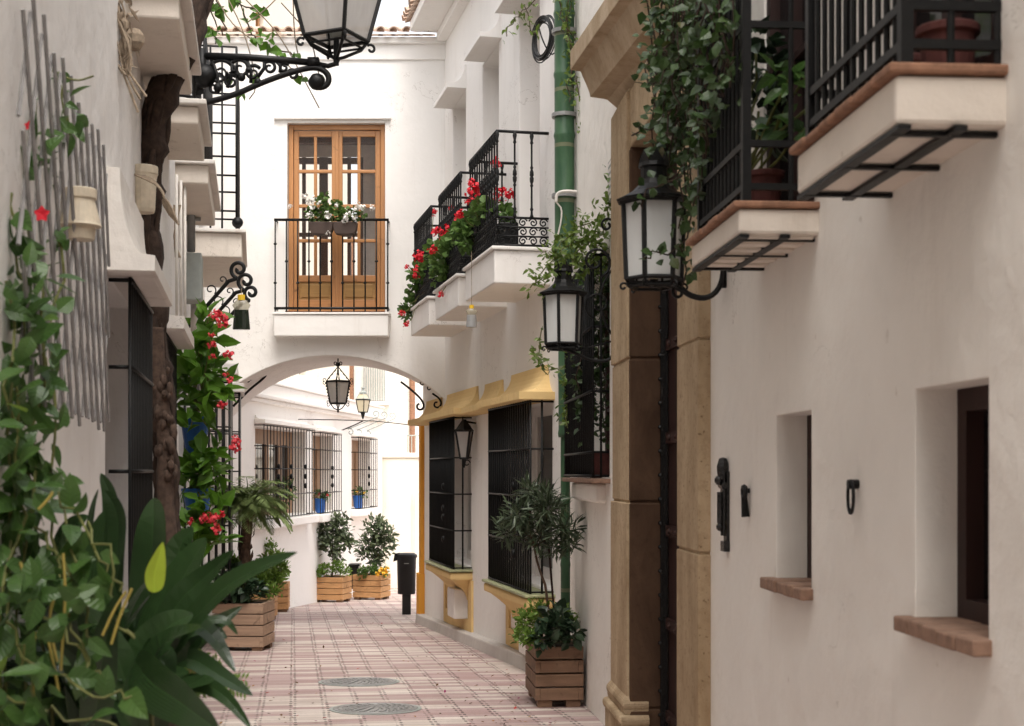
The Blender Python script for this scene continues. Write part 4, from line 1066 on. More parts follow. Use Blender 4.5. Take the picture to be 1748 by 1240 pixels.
# ================================================================== planters
def planter(c, w, dep, h, rz, mat, label, nb=4, group='wooden box planters along the lane'):
    t = thing('wooden_planter', label, 'planter', c, group); c = V(c); m = Matrix.Rotation(rz, 3, 'Z')
    def bx(mb, x, y, z, sx, sy, sz): mb.box(c + m @ V((x, y, z)), (sx, sy, sz), rz)
    s = MB(); th = .035; bh = (h - .045) / nb
    for i in range(nb):
        z = .045 + bh * (i + .5); g = .011; odd = i % 2
        lx = w if odd else w - 2 * th; ly = dep - 2 * th if odd else dep
        for sg in (-1, 1):
            bx(s, 0, sg * (dep / 2 - th / 2), z, lx, th, bh - g); bx(s, sg * (w / 2 - th / 2), 0, z, th, ly, bh - g)
    s.build('boards', M[mat], t, bevel=.004)
    for sx in (-1, 1):
        for sy in (-1, 1): f = MB(); bx(f, sx * (w / 2 - .07), sy * (dep / 2 - .07), .023, .1, .1, .046); f.build('foot', M['planter_dark'], t)
    e = MB(); bx(e, 0, 0, h - .05, w - 2 * th - .004, dep - 2 * th - .004, .05); e.build('soil', M['soil'], t)
    return c, m
def on_street(px, py):
    Y = 1.254 * F / (py - 805 - .04 * F); p = P(px, py, Y); return V((p.x, Y, gz(Y)))
# right, by the near wall
q = on_street(914, 1209); rz = math.atan(.105)
cR = q + Matrix.Rotation(rz, 3, 'Z') @ V((.17, .31, 0)); planter(cR, .34, .62, .43, rz, 'planter_dark', 'weathered brown wooden planter against the right wall holding a small olive tree')
cL = V((-2.785, 14.77, gz(14.77))); planter(cL, .53, .5, .50, R(-4), 'planter', 'greyish brown wooden planter at left in which the palm grows')
cP = V((-3.49, 19.35, gz(19.35))); planter(cP, .50, .5, .44, R(-3), 'planter_far', 'wooden planter mostly hidden behind the nearest left planter')
cS = V((-3.485, 21.5, gz(21.5))); planter(cS, .23, .5, .44, R(6), 'planter_far', 'wooden planter with bushy herbs beside the low white wall')
cA = V(((566 - 874) / F * 24.3, 24.3, gz(24.3))); planter(cA, .56, .5, .44, R(-12), 'planter_far', 'pale wooden planter under the barred window, with a dense camellia tree')
cB = V(((634.5 - 874) / F * 25.1, 25.1, gz(25.1))); planter(cB, .53, .48, .45, R(-16), 'planter_far', 'pale wooden planter nearest the litter bin, with yellow flowers in it')

# ---- plants in them
def shrub_tree(name, base, trunk, lobes, n, size, ratio, mat, label, bark='bark', shape='ovate', tr=.014, cat='tree', limbs=7, twist=.03, sh=.4, **kw):
    t = thing(name, label, cat, base)
    s = MB(); top = V(trunk[-1]); s.tube(smooth(trunk, 1), [tr * (1 - .35 * i / (2 * len(trunk))) for i in range(len(smooth(trunk, 1)))], 7)
    for l in lobes[:limbs]:
        e = V(l[:3]); s.tube(smooth(wander(top, e, 3, twist), 1), [tr * .55 - tr * .045 * i for i in range(8)], 5)
    s.build('trunk', M[bark], t, smooth=True)
    f = MB(); lobed(f, (0, 0, 0), lobes, n, size, ratio=ratio, shape=shape, shell=sh, **kw)
    f.build('crown', M[mat], t)
    return t
def bush(name, base, lobes, n, size, ratio, mat, label, cat='plant', group=None, flowers=(), fm='red', shape='ovate', **kw):
    t = thing(name, label, cat, base, group)
    s = MB()
    for l in lobes: s.tube(wander(base, l[:3], 4, .02), .005, 5)
    s.build('stem', M['stem'], t)
    f = MB(); lobed(f, (0, 0, 0), lobes, n, size, ratio=ratio, shape=shape, **kw); f.build('foliage', M[mat], t)
    if flowers:
        for (p, r_) in flowers: g = MB(); umbel(g, p, r_, 16, r_ * .85); g.build('flower_head', M[fm], t)
    return t
def PL(px, py, Y, r): v = P(px, py, Y); return (v.x, v.y, v.z, r)
top = cR + UP * .40; Yr = cR.y
shrub_tree('olive_tree', top, [top + V((-.03, .05, -.05)), P(935, 1010, Yr - .05), P(918, 965, Yr), P(912, 935, Yr)],
    [PL(885, 880, Yr, .13), PL(935, 870, Yr - .1, .15), PL(965, 905, Yr - .2, .12), PL(905, 840, Yr, .10), PL(950, 935, Yr - .1, .08), PL(865, 910, Yr + .1, .09), PL(915, 910, Yr, .15), PL(930, 845, Yr, .10), PL(972, 930, Yr - .2, .07)],
    1500, .095, .17, 'leaf_olive', 'slim small olive tree with narrow grey green leaves in the right planter', shape='lance', tr=.011, up=.25, sh=.15)
st = MB(); st.tube([top + V((.03, .02, -.1)), P(930, 850, Yr)], .009, 6); tag(st.build('support_stake', M['wood_dark']), 'thin dark stake tied beside the small olive tree', 'stake')
bush('herb_bush', top, [PL(895, 1060, Yr - .2, .10), PL(905, 1090, Yr - .35, .08), PL(920, 1045, Yr, .11), PL(960, 1050, Yr + .2, .09), PL(890, 1085, Yr, .09), PL(975, 1060, Yr + .1, .07)], 900, .042, .5, 'leaf_bright', 'light green bushy herb spilling from the left side of the right planter', up=.6, sh=.2)
bush('ivy_mound', top, [PL(950, 1072, Yr - .35, .10), PL(930, 1090, Yr - .38, .09), PL(972, 1085, Yr - .35, .07), PL(950, 1060, Yr - .2, .10)], 220, .085, .75, 'leaf_dark', 'dark glossy ivy mound at the front of the right planter', up=.3, sh=.5)
tl = cL + UP * .47; Y1 = cL.y
bush('ivy_mound', tl, [PL(385, 1005, Y1 - .2, .13), PL(415, 1000, Y1 - .2, .14), PL(435, 1010, Y1 - .1, .09), PL(400, 985, Y1 + .1, .13)], 330, .10, .75, 'leaf_dark', 'dark glossy ivy mound filling the nearest left planter', up=.3, sh=.5)
bush('herb_bush', tl, [PL(445, 995, Y1 + .25, .13), PL(460, 1010, Y1 + .2, .10), PL(430, 975, Y1 + .3, .12), PL(400, 965, Y1 + .3, .12), PL(470, 985, Y1 + .4, .10), PL(480, 970, Y1 + .5, .10), PL(455, 960, Y1 + .4, .12), PL(440, 985, Y1 + .35, .15), PL(468, 1000, Y1 + .4, .13)], 1900, .055, .5, 'leaf_bright', 'bright green bushy herb behind the ivy in the nearest left planter', up=.6, sh=.2)
ts = cS + UP * .42
tq = cP + UP * .42; bush('herb_bush', tq, [PL(440, 1000, 19.3, .18), PL(455, 990, 19.3, .14), PL(425, 985, 19.3, .16)], 500, .06, .5, 'leaf_bright', 'green herb bush in the half hidden planter behind the palm', up=.6, sh=.2)
bush('herb_bush', ts, [PL(472, 985, 21.3, .14), PL(482, 978, 21.4, .12), PL(465, 965, 21.2, .14), PL(476, 950, 21.3, .12), PL(460, 935, 21.0, .13)], 800, .06, .5, 'leaf_bright', 'round green herb bush in the planter beside the low white wall', up=.6, sh=.2)
ta, tb = cA + UP * .42, cB + UP * .42
shrub_tree('camellia_tree', ta, [ta, P(568, 975, 24.3), P(569, 955, 24.3)],
    [PL(555, 905, 24.3, 0.244), PL(580, 900, 24.3, 0.256), PL(566, 930, 24.2, 0.244), PL(590, 925, 24.3, 0.183), PL(550, 925, 24.3, 0.171), PL(575, 950, 24.3, .12), PL(572, 888, 24.3, .12)],
    950, .10, .5, 'leaf_camellia', 'round camellia tree with dark glossy leaves under the barred window', tr=.02, up=.2, sh=.2)
shrub_tree('camellia_tree', tb, [tb, P(640, 980, 25.1), P(641, 960, 25.1)],
    [PL(640, 905, 25.1, 0.268), PL(660, 915, 25.1, 0.207), PL(625, 930, 25.1, 0.232), PL(650, 935, 25.1, 0.232), PL(640, 955, 25.1, 0.195), PL(618, 950, 25.1, .10), PL(648, 890, 25.1, .12), PL(668, 930, 25.1, .1), PL(635, 972, 25, .13)],
    1050, .10, .5, 'leaf_camellia', 'fuller paler camellia tree in the planter nearest the litter bin', tr=.02, up=.2, sh=.2)
bush('herb_bush', ta, [PL(555, 972, 24.1, .13), PL(575, 968, 24.1, .14), PL(592, 975, 24.1, .10), PL(545, 978, 24.1, .09)], 700, .055, .55, 'leaf_bright', 'bright green herbs around the foot of the camellia under the barred window', up=.6, sh=.2)
bush('herb_bush', tb, [PL(620, 978, 24.9, .12), PL(640, 975, 24.9, .11), PL(655, 978, 24.9, .10)], 500, .055, .55, 'leaf_geranium', 'green herbs with yellow flowers at the foot of the camellia near the bin', up=.6, sh=.2,
     flowers=[(P(650, 974, 24.7), .05), (P(657, 978, 24.7), .05), (P(645, 980, 24.7), .04), (P(660, 971, 24.8), .04)], fm='yellow_petal')
# palm
def palm(base, crown, n, L, label):
    t = thing('palm_tree', label, 'palm', base)
    s = MB(); pts = wander(base, crown, 5, .01); s.tube(pts, [.07, .06, .055, .055, .06, .05], 10)
    for i in range(70):
        a = rnd.uniform(0, 6.28); k = rnd.random(); q = V(base).lerp(V(crown), k) + V((math.cos(a), math.sin(a), 0)) * .055
        leaf(s, q, V((math.cos(a) * .5, math.sin(a) * .5, 1)), V((math.cos(a), math.sin(a), 0)), .09, .05, 'ovate', .3, .2, 2)
    s.build('trunk', M['bark'], t)
    f = MB()
    for i in range(n):
        a = 2.4 * i + rnd.uniform(-.2, .2); el = .1 + 1.25 * (1 - i / n) ** .8 * .95 - .25 * rnd.random()
        h = V((math.cos(a), math.sin(a), 0)); l = L * rnd.uniform(.8, 1.1); d = (h * math.cos(el) + UP * math.sin(el)).normalized()
        p = V(crown); path = [p.copy()]
        for k in range(10):
            p = p + d * l / 10; d = (d + UP * -.20).normalized(); path.append(p.copy())
        f.tube(path, [.008 - .0006 * k for k in range(11)], 4)
        side = h.cross(UP)
        for k in range(1, 11):
            for m_ in range(4):
                pp = path[k - 1].lerp(path[k], m_ / 4.0); tg = (path[k] - path[k - 1]).normalized(); tt = (k + m_ / 4) / 11
                ll = l * .36 * math.sin(math.pi * min(1, .18 + tt * .8)) * rnd.uniform(.85, 1.1)
                for sg in (-1, 1):
                    leaf(f, pp, tg * .75 + side * sg + UP * rnd.uniform(-.25, .1), UP, ll, .015, 'lance', .45, .3, 2)
    f.build('crown', M['leaf_palm'], t)
palm(cL + V((-.04, .13, .40)), P(424, 864, 14.95), 62, .56, 'small feathery palm with a short brown trunk beside the left wall')

# ================================================================== litter bin, manholes, fallen leaves
Yb = 20.7; bc = V(((694 - 874) / F * Yb, Yb, gz(Yb)))
t = thing('litter_bin', 'black round litter bin on a square post near the orange house corner', 'litter bin', bc)
s = MB(); s.box(bc + UP * .18, (.125, .08, .36)); s.build('post', M['black'], t, bevel=.006)
s = MB(); s.lathe(bc + V((-.0, 0, .30)), [(.0, 0), (.125, 0), (.13, .01), (.14, .5), (.143, .52), (.148, .56), (.135, .575), (.13, .54), (.12, .1), (0, .09)], 20); s.build('body', M['black'], t, smooth=True)
s = MB(); s.lathe(bc + V((-.0, 0, .85)), [(.155, -.02), (.158, 0), (.15, .025), (.11, .045), (0, .05)], 20)
s.hexa([bc + V(p) for p in ((-.19, -.06, .77), (-.13, -.06, .79), (-.13, .06, .79), (-.19, .06, .77), (-.17, -.06, .885), (-.10, -.06, .9), (-.10, .06, .9), (-.17, .06, .885))]); s.build('lid', M['black'], t)
s = MB(); s.box(bc + V((.01, -.142, .75)), (.07, .006, .012)); s.build('handle', M['greymetal'], t)
def street_manhole(px, py, r, label):
    c = on_street(px, py); t = thing('manhole_cover', label, 'manhole cover', c, 'round manhole covers in the paving')
    m = Matrix.Rotation(math.atan(-.04), 3, 'X')
    s = MB(); s.lathe(c + UP * .004, [(r, .0), (r, .006), (r * .93, .007), (r * .92, .003), (r * .9, .003), (r * .89, .008), (r * .84, .008), (r * .83, .004), (0, .004)], 40, axis=m)
    for k in range(6):
        for i in range(5 + 3 * k):
            a = 6.283 * i / (5 + 3 * k) + k; rr = r * (.12 + .125 * k); p = c + m @ V((rr * math.cos(a), rr * math.sin(a), .011)); s.box(p, (.028, .028, .008), a)
    s.build('cover', M['greymetal'], t)
    s = MB(); s.lathe(c + UP * .003, [(r * 1.1, 0), (r * 1.1, .004), (r * 1.02, .005), (r * 1.01, 0)], 40, axis=m); s.build('rim', M['soil'] if False else M['boxgrey'], t)
street_manhole(613, 1165, .30, 'round iron manhole cover, the farther of the two in the paving'); street_manhole(641, 1211, .29, 'round iron manhole cover, the nearer of the two in the paving')
s = MB()
for i in range(260):
    y = 9 + 14 * rnd.random() ** 1.6; x0 = WL(y, .35, 0).x; x1 = (WF if y > 11.8 else WN)(y, .3, 0).x
    x = x0 + (x1 - x0) * rnd.random(); 
    if rnd.random() < .35: x = x1 - .5 * rnd.random() ** 2 if rnd.random() < .7 else x0 + .6 * rnd.random()
    leaf(s, (x, y, gz(y) + .008), V((rnd.uniform(-1, 1), rnd.uniform(-1, 1), .08)), UP, rnd.uniform(.018, .045), rnd.uniform(.012, .028), 'ovate', rnd.uniform(-.8, .3), .3, 2)
lf = NT('fallen_leaf'); isl = lf.island(); rp = lf.n('ShaderNodeValToRGB'); rp.color_ramp.interpolation = 'CONSTANT'; els = rp.color_ramp.elements
els[0].color = (.16, .08, .03, 1); els[1].position = .4; els[1].color = (.30, .15, .04, 1)
for p_, c_ in ((.6, (.06, .05, .02, 1)), (.72, (.45, .06, .05, 1)), (.84, (.35, .20, .04, 1)), (.95, (.35, .02, .14, 1))): e = els.new(p_); e.color = c_
lf.link(isl, rp.inputs[0]); M['fallen'] = lf.done(lf.bsdf(rp.outputs[0], .7))
tag(s.build('fallen_leaves', M['fallen']), 'scattered fallen leaves and petals on the pink paving', 'leaves', kind='stuff')
s = MB(); s.box(P(531, 1005, 24.9), (.05, .3, .48)); s.box(P(535, 1005, 24.9) + V((.02, 0, .25)), (.12, .3, .03)); tag(s.build('utility_box', M['black'], bevel=.01), 'black box standing just behind the planter with the dark camellia', 'box')
s = MB(); s.box(P(606, 985, 25.6), (.16, .3, .42)); s.box(P(606, 985, 25.6) + UP * .22, (.2, .34, .04)); tag(s.build('utility_box', M['black'], bevel=.01), 'black box between the two camellia planters', 'box')

# ================================================================== flowers on the balconies
G = 'red geraniums on the far right balconies'
def geranium(base, lobes, n, fl, label, dark=()):
    t = thing('geranium', label, 'plant', base, G); s = MB()
    for l in lobes: s.tube(wander(base, l[:3], 4, .03), .006, 5)
    for p, r_ in list(fl) + list(dark): s.tube(wander(V(base).lerp(p, .5), p, 3, .015), .004, 4)
    s.build('stem', M['stem'], t)
    f = MB(); lobed(f, (0, 0, 0), lobes, n, .055, ratio=.95, shape='round', up=.5, sh=.1) if False else lobed(f, (0, 0, 0), [(*l[:3], l[3] * 1.12) for l in lobes], int(n * 1.5), .072, ratio=.95, shape='round', up=.5, shell=.3, curl=.2); f.build('foliage', M['leaf_geranium'], t)
    for p, r_ in fl: g = MB(); umbel(g, p, r_ * 1.15, 30, r_ * .72); g.build('flower_head', M['red'], t)
    return t
def FL(lst, Y): return [(P(x, y, Y), r_ * Y / F) for x, y, r_ in lst]
def trough(Y0, Y1, out, label):
    s = MB(); WF.box(s, Y0 + .05, Y1 - .05, out - .20, out - .03, 1.93, 2.13); o = s.build('window_box', M['black'], bevel=.01); tag(o, label, 'planter', 'black flower troughs on the balconies')
trough(*BAL[0], .45, 'black trough inside the nearest geranium balcony'); trough(*BAL[1], .45, 'black trough inside the middle geranium balcony'); trough(*BAL[2], .45, 'black trough inside the farthest geranium balcony')
y = 12.9; geranium(WF(y, .36, 2.1), [PL(808, 385, 13.2, .13), PL(795, 395, 13.3, .12), PL(820, 365, 12.8, .11), PL(835, 360, 12.6, .09), PL(858, 365, 12.3, .08), PL(800, 415, 13.2, .10), PL(870, 372, 12.2, .06)], 330,
    FL([(808, 327, 11), (853, 328, 9), (870, 333, 9), (846, 280, 8), (847, 341, 6), (784, 367, 8), (804, 312, 6), (798, 345, 5)], 12.6), 'full geranium with red flower heads on the nearest right balcony')
y = 14.4; geranium(WF(y, .36, 2.1), [PL(757, 445, 14.6, .13), PL(745, 430, 14.9, .11), PL(770, 425, 14.3, .11), PL(775, 400, 14.1, .08), PL(752, 470, 14.7, .09), PL(763, 460, 14.5, .10)], 300,
    FL([(745, 396, 8), (762, 398, 9), (770, 390, 9), (773, 379, 6), (757, 404, 7), (783, 368, 7), (739, 428, 7), (771, 355, 5), (785, 408, 6), (752, 503, 5)], 14.4), 'bushy geranium with bunched red flowers on the middle right balcony')
y = 16.1; geranium(WF(y, .36, 2.1), [PL(718, 470, 16.3, .13), PL(728, 465, 16.0, .12), PL(712, 490, 16.5, .12), PL(700, 520, 16.7, .10), PL(694, 535, 16.7, .08), PL(735, 455, 15.7, .09)], 300,
    FL([(716, 438, 9), (724, 443, 9), (733, 437, 8), (712, 462, 7), (726, 452, 7), (711, 470, 6), (738, 424, 6), (740, 363, 6), (695, 456, 4), (686, 535, 5), (694, 554, 5)], 16.0), 'trailing geranium spilling over the farthest right balcony')
# white geraniums on the bridge railing
Yw = YB - .24
t = thing('flower_trough', 'dark brown trough clipped on the bridge balcony rail', 'planter', P(569, 402, Yw))
s = MB()
for cx in (549, 590):
    a = P(cx, 402, Yw); w = 20.5 * Yw / F
    pts = [(-w, .15), (-w * .96, .06), (-w * .8, .01), (-w * .4, 0), (w * .4, 0), (w * .8, .01), (w * .96, .06), (w, .15)]
    s.prism([a + V((x, -.085, z)) for x, z in pts], (0, .13, 0))
s.build('trough', M['pot_dark'] if False else paint('brown_trough', (.05, .03, .022), .6, .15, .1), t, bevel=.008)
s = MB(); 
for cx in (540, 598): s.tube([P(cx, 380, Yw) + V((0, -.03, 0)), P(cx, 377, Yw) + V((0, .07, 0)), P(cx, 384, Yw) + V((0, .075, 0))], .006, 5)
s.build('hook', M['iron'], t)
wl = [PL(538, 368, Yw, .10), PL(560, 365, Yw, .11), PL(585, 368, Yw, .11), PL(605, 368, Yw, .09), PL(550, 348, Yw, .09), PL(575, 352, Yw, .08), PL(530, 362, Yw, .08), PL(555, 335, Yw, .04), PL(618, 365, Yw, .05)]
t = bush('white_geranium', P(569, 385, Yw), wl, 420, .055, .95, 'leaf_geranium', 'white flowering geranium above the bridge balcony rail', shape='round', up=.5, shell=.25,
    flowers=FL([(521, 335, 5), (528, 345, 6), (535, 340, 5), (557, 369, 7), (594, 368, 7), (588, 378, 5), (608, 358, 6), (618, 355, 6), (635, 356, 5), (495, 353, 4), (533, 355, 5), (575, 350, 4), (605, 372, 5), (560, 398, 4), (544, 347, 4), (527, 366, 5), (612, 349, 5)], Yw - .1), fm='white_petal')

# ================================================================== climbing plants
def vine(name, label, cat, paths, per, size, mat, ratio=.6, spread=.06, r_=.006, stem='bark_light', flowers=None, fm='red', shape='ovate', bias=V((0, -.4, -.2)), seg=3, group=None):
    t = thing(name, label, cat, paths[0][0], group); s = MB(); f = MB()
    for p in paths:
        s.tube(p, r_, 5); vine_leaves(f, p, per, size, ratio, spread, shape, bias, rnd, seg)
    s.build('stem', M[stem], t); f.build('foliage', M[mat], t)
    if flowers:
        g = MB(); 
        for p, r2 in flowers: umbel(g, p, r2, 14, r2 * .8)
        g.build('flowers', M[fm], t)
    return t
def pth(lst, n=3, amp=.02, close=None):
    pts = [P(*q) for q in lst]; out = [pts[0]]
    for a, b in zip(pts[:-1], pts[1:]): out += wander(a, b, n, amp)[1:]
    return out
# ivy falling from the near balcony over the lantern
iv = []
for i in range(46):
    x = rnd.triangular(1095, 1250, 1180); yy = rnd.uniform(5.05, 6.0); y1 = rnd.uniform(90, 330) if x < 1165 else rnd.uniform(120, 400)
    iv.append(pth([(x + rnd.uniform(-10, 25), -70, yy), (x + rnd.uniform(-12, 12), y1 * .5, yy), (x - 8 + rnd.uniform(-20, 15), y1, yy - .05)], 4, .03))
iv += [pth([(1150, 230, 5.4), (1110, 222, 5.45), (1078, 232, 5.5)], 3, .02), pth([(1165, 300, 5.3), (1120, 320, 5.35), (1098, 355, 5.4)], 3, .02), pth([(1190, 330, 5.2), (1160, 420, 5.25), (1165, 490, 5.3)], 4, .02), pth([(1170, 430, 5.3), (1120, 430, 5.35), (1098, 440, 5.35)], 3, .015)]
for k in range(9): yk = 4.90 - .07 * k; iv.append(pth([(1186 + 8 * k, -60, yk), (1190 + 7 * k, 150, yk), (1192 + 6 * k, 340 - 30 * k, yk)], 4, .02))
vine('ivy', 'dark ivy curtain falling past the stone doorway onto the near lantern', 'ivy', iv, 56, .046, 'leaf_ivy', .78, .06, .0035, 'bark_dark', bias=V((-.2, -.5, -.3)))
# jasmine round the second lantern and down the window bay
jv = [pth([(1035, 420, 8.9), (1000, 410, 8.8), (960, 425, 8.6), (915, 480, 8.5)], 4, .03), pth([(1040, 390, 9), (1010, 380, 8.9), (975, 400, 8.7), (935, 440, 8.6)], 4, .03),
      pth([(1030, 450, 9), (990, 440, 8.8), (960, 450, 8.7)], 4, .03), pth([(1035, 440, 9.2), (1010, 460, 9), (985, 470, 8.9)], 4, .03), pth([(1045, 300, 8.7), (1040, 350, 8.7), (1030, 400, 8.8), (1000, 420, 8.8)], 4, .02),
      pth([(1020, 395, 8.9), (985, 430, 8.7), (950, 465, 8.55), (905, 492, 8.5)], 4, .03)]
vine('jasmine', 'light green jasmine billowing over the lantern by the planted window', 'climber', jv, 210, .05, 'leaf_jasmine', .45, .12, .004, stem='stem', bias=V((-.2, -.4, .2)))
jd = []
for i in range(12):
    x = rnd.uniform(985, 1038); jd.append(pth([(x, 450, 9.3), (x + rnd.uniform(-8, 8), 560, 9.4), (x + rnd.uniform(-10, 6), rnd.uniform(620, 790), 9.5)], 4, .03))
vine('potted_climber', 'dark climbing plant filling the barred window bay by the lantern', 'climber', jd, 65, .06, 'leaf_ivy', .55, .07, .004)
jp = [pth([(968, 580, 10.35), (975, 640, 10.35), (965, 700, 10.35), (990, 740, 10.2)], 5, .04), pth([(995, 560, 10.4), (985, 620, 10.5), (960, 660, 10.3)], 5, .04), pth([(960, 640, 10.35), (925, 620, 10.4), (905, 595, 10.45)], 4, .03), pth([(975, 600, 10.3), (980, 680, 10.3), (950, 720, 10.35)], 5, .04), pth([(925, 560, 10.3), (915, 610, 10.35), (935, 640, 10.4)], 4, .02)]
vine('jasmine', 'thin jasmine trails crossing the green pipe below the lantern', 'climber', jp, 62, .055, 'leaf_jasmine', .5, .07, .004, stem='stem', bias=V((-.2, -.4, -.1)))
jt = [pth([(960, -60, 10.45), (965, 40, 10.45), (975, 120, 10.45), (972, 175, 10.45)], 5, .03), pth([(950, -60, 10.45), (955, 30, 10.45), (985, 90, 10.45)], 5, .03), pth([(965, -50, 10.5), (970, 60, 10.455), (978, 150, 10.45)], 5, .03), pth([(935, -40, 10.45), (900, 15, 10.45), (878, 35, 10.45), (865, 62, 10.45)], 4, .02), pth([(895, 10, 10.45), (905, 50, 10.45), (915, 60, 10.45)], 3, .02), pth([(985, 130, 10.4), (992, 180, 10.4), (995, 235, 10.4)], 4, .01)]
vine('creeper', 'yellowish creeper hanging around the top of the green pipe', 'climber', jt, 80, .05, 'leaf_jasmine', .45, .06, .004)
# creeper over the street lantern arm
cv = [pth([(345, -40, 9.3), (360, 20, 9.3), (368, 75, 9.3)], 5, .04), pth([(350, -40, 9.3), (375, 10, 9.3), (380, 60, 9.3)], 5, .04), pth([(380, -30, 9.2), (410, 8, 9.2), (450, 12, 9.2)], 4, .03), pth([(400, -20, 9.2), (430, 60, 9.2), (460, 85, 9.2), (500, 95, 9.2)], 5, .02)]
vine('creeper', 'broad leaved green creeper hanging above the street lantern arm', 'climber', cv, 20, .085, 'leaf_clero', .8, .06, .005)
tw = MB()
for a in ([(380, -20), (420, 60), (440, 150), (425, 170)], [(410, -10), (470, 50), (500, 100), (545, 185)], [(500, -20), (502, 60), (510, 100)], [(365, -10), (400, 50), (470, 90), (520, 140)], [(480, 5), (530, 60), (545, 130)], [(420, 40), (450, 20), (480, -10)]):
    tw.tube(smooth(frame_pts(a, 9.15), 2), .004, 4)
tag(tw.build('dry_tendrils', M['twine']), 'thin bare tendrils trailing across the street lantern arm', 'twigs')
s = MB(); f = MB()
lv = [(430, 62), (460, 75), (485, 90), (505, 95), (435, 130), (412, 158), (510, 132), (548, 128), (390, 140), (440, 62), (460, 68)]
for x, y_ in lv:
    for k in range(2): leaf(f, P(x + rnd.uniform(-4, 4), y_ + rnd.uniform(-4, 4), 9.1), rdir() + V((0, -.5, -.6)), rdir(.3) + V((0, -1, 0)), rnd.uniform(.06, .09), rnd.uniform(.05, .07), 'ovate', .3, .2, 3)
tag(f.build('creeper_leaves', M['leaf_clero']), 'loose round green leaves hanging on the street lantern arm', 'leaves')
# balcony plant of the near house
t = bush('balcony_plant', WN(4.7, .12, .95), [PL(1350, 130, 4.35, .07), PL(1385, 120, 4.35, .07), PL(1330, 200, 4.45, .06), PL(1375, 220, 4.4, .07), PL(1400, 150, 4.35, .05)], 70, .075, .5, 'leaf_vine', 'leafy green plant pushing through the near balcony bars', up=.3)
t = bush('balcony_plant', WN(4.8, .12, .95), [PL(1295, 190, 4.8, .09), PL(1310, 120, 4.8, .09), PL(1290, 80, 4.8, .08), PL(1320, 240, 4.7, .05)], 110, .065, .7, 'leaf_dark', 'dark shaded plant inside the second barred balcony', up=.3)
# pots
def pot(c, r0, r1, h, mat, label, group=None, rim=.02, cat='flower pot', n=18):
    s = MB(); s.lathe(c, [(r0, 0), (r1, h - rim), (r1 + .008, h - rim), (r1 + .009, h), (r1 - .006, h), (r1 - .008, h - .03), (0, h - .035)], n)
    o = s.build('flower_pot', M[mat], smooth=False); md = o.modifiers.new('bevel', 'BEVEL'); md.width = .003; return tag(o, label, cat, group)
pot(V((P(1306, 345, 4.62).x, 4.62, .812)), .045, .055, .16, 'pot_dark', 'dark red pot standing inside the second barred balcony')
pot(V((P(1606, 110, 3.1).x + .015, 3.10, .837)), .052, .06, .13, 'pot_dark', 'dark red pot at the near end of the big balcony')
pot(V((P(1545, 110, 3.35).x + .01, 3.35, .837)), .05, .058, .13, 'pot_dark', 'dark red pot behind the bars in the middle of the big balcony')
pot(V((P(1025, 800, 9.3).x, 9.3, -.043)), .07, .085, .17, 'pot_dark', 'dark terracotta pot on the sill of the planted window bay')
pot(WB(24.15, .04, -.70), .075, .10, .24, 'blue', 'blue flower pot in the barred window above the left camellia', 'blue pots in the far windows')
pot(WB(27.1, .04, -.70), .075, .10, .24, 'blue', 'blue flower pot in the barred window nearest the lane end', 'blue pots in the far windows')
for yy, nm in ((24.15, 'small green plant in the blue pot above the left camellia'), (27.1, 'small flowering plant in the blue pot nearest the lane end')):
    c = WB(yy, .05, -.44); bush('potted_plant', c - UP * .05, [(c.x, c.y, c.z + .03, .12), (c.x + .1, c.y, c.z, .08)], 160, .06, .5, 'leaf_vine', nm, flowers=[(c + V((-.02, -.08, .06)), .025), (c + V((.12, -.05, .03)), .025)], fm='yellow_petal' if yy > 26 else 'coral')
c = WB(21.9, .05, -.35); bush('potted_plant', c - UP * .2, [(c.x, c.y, c.z + .1, .16), (c.x, c.y, c.z - .05, .12)], 130, .10, .4, 'leaf_vine', 'green plant behind the palm in the wide barred window')

# ================================================================== things on the left wall
s = MB()
def trel(Ya, za, Yb, zb, o):
    s.tube([WL(Ya, o, za), WL(Yb, o, zb)], .0056, 4)
Y0, Y1, z0, z1 = 3.40, 5.42, .18, 1.16; k = .60 * (z1 - z0)
yv = Y0 - k
while yv < Y1:
    a, b = (yv, z1), (yv + k, z0)
    if a[0] < Y0: a = (Y0, z1 - (Y0 - yv) / .60)
    if b[0] > Y1: b = (Y1, z1 - (Y1 - yv) / .60)
    if b[0] - a[0] > .03: trel(a[0], a[1] + rnd.uniform(-.01, .07), b[0], b[1] - rnd.uniform(0, .04), .044)
    a, b = (yv, z0), (yv + k, z1)
    if a[0] < Y0: a = (Y0, z0 + (Y0 - yv) / .60)
    if b[0] > Y1: b = (Y1, z0 + (Y1 - yv) / .60)
    if b[0] - a[0] > .03: trel(a[0], a[1], b[0], b[1], .034)
    yv += .185
tag(s.build('trellis', M['trellis']), 'grey diamond trellis fixed on the left wall behind the vine', 'trellis')
c = P(137, 410, 4.42)
s = MB(); s.lathe(c, [(.0, .0), (.043, .0), (.047, .03), (.045, .04), (.066, .042), (.062, .05), (.046, .115), (.045, .125), (.050, .127), (.050, .158), (.042, .16), (0, .16)], 24); s.box(c + V((-.06, .0, .143)), (.06, .03, .028))
tag(s.build('hanging_pot', M['ceramic'], smooth=False, bevel=.003), 'cream ceramic pot hung upside down on the trellis', 'pot')
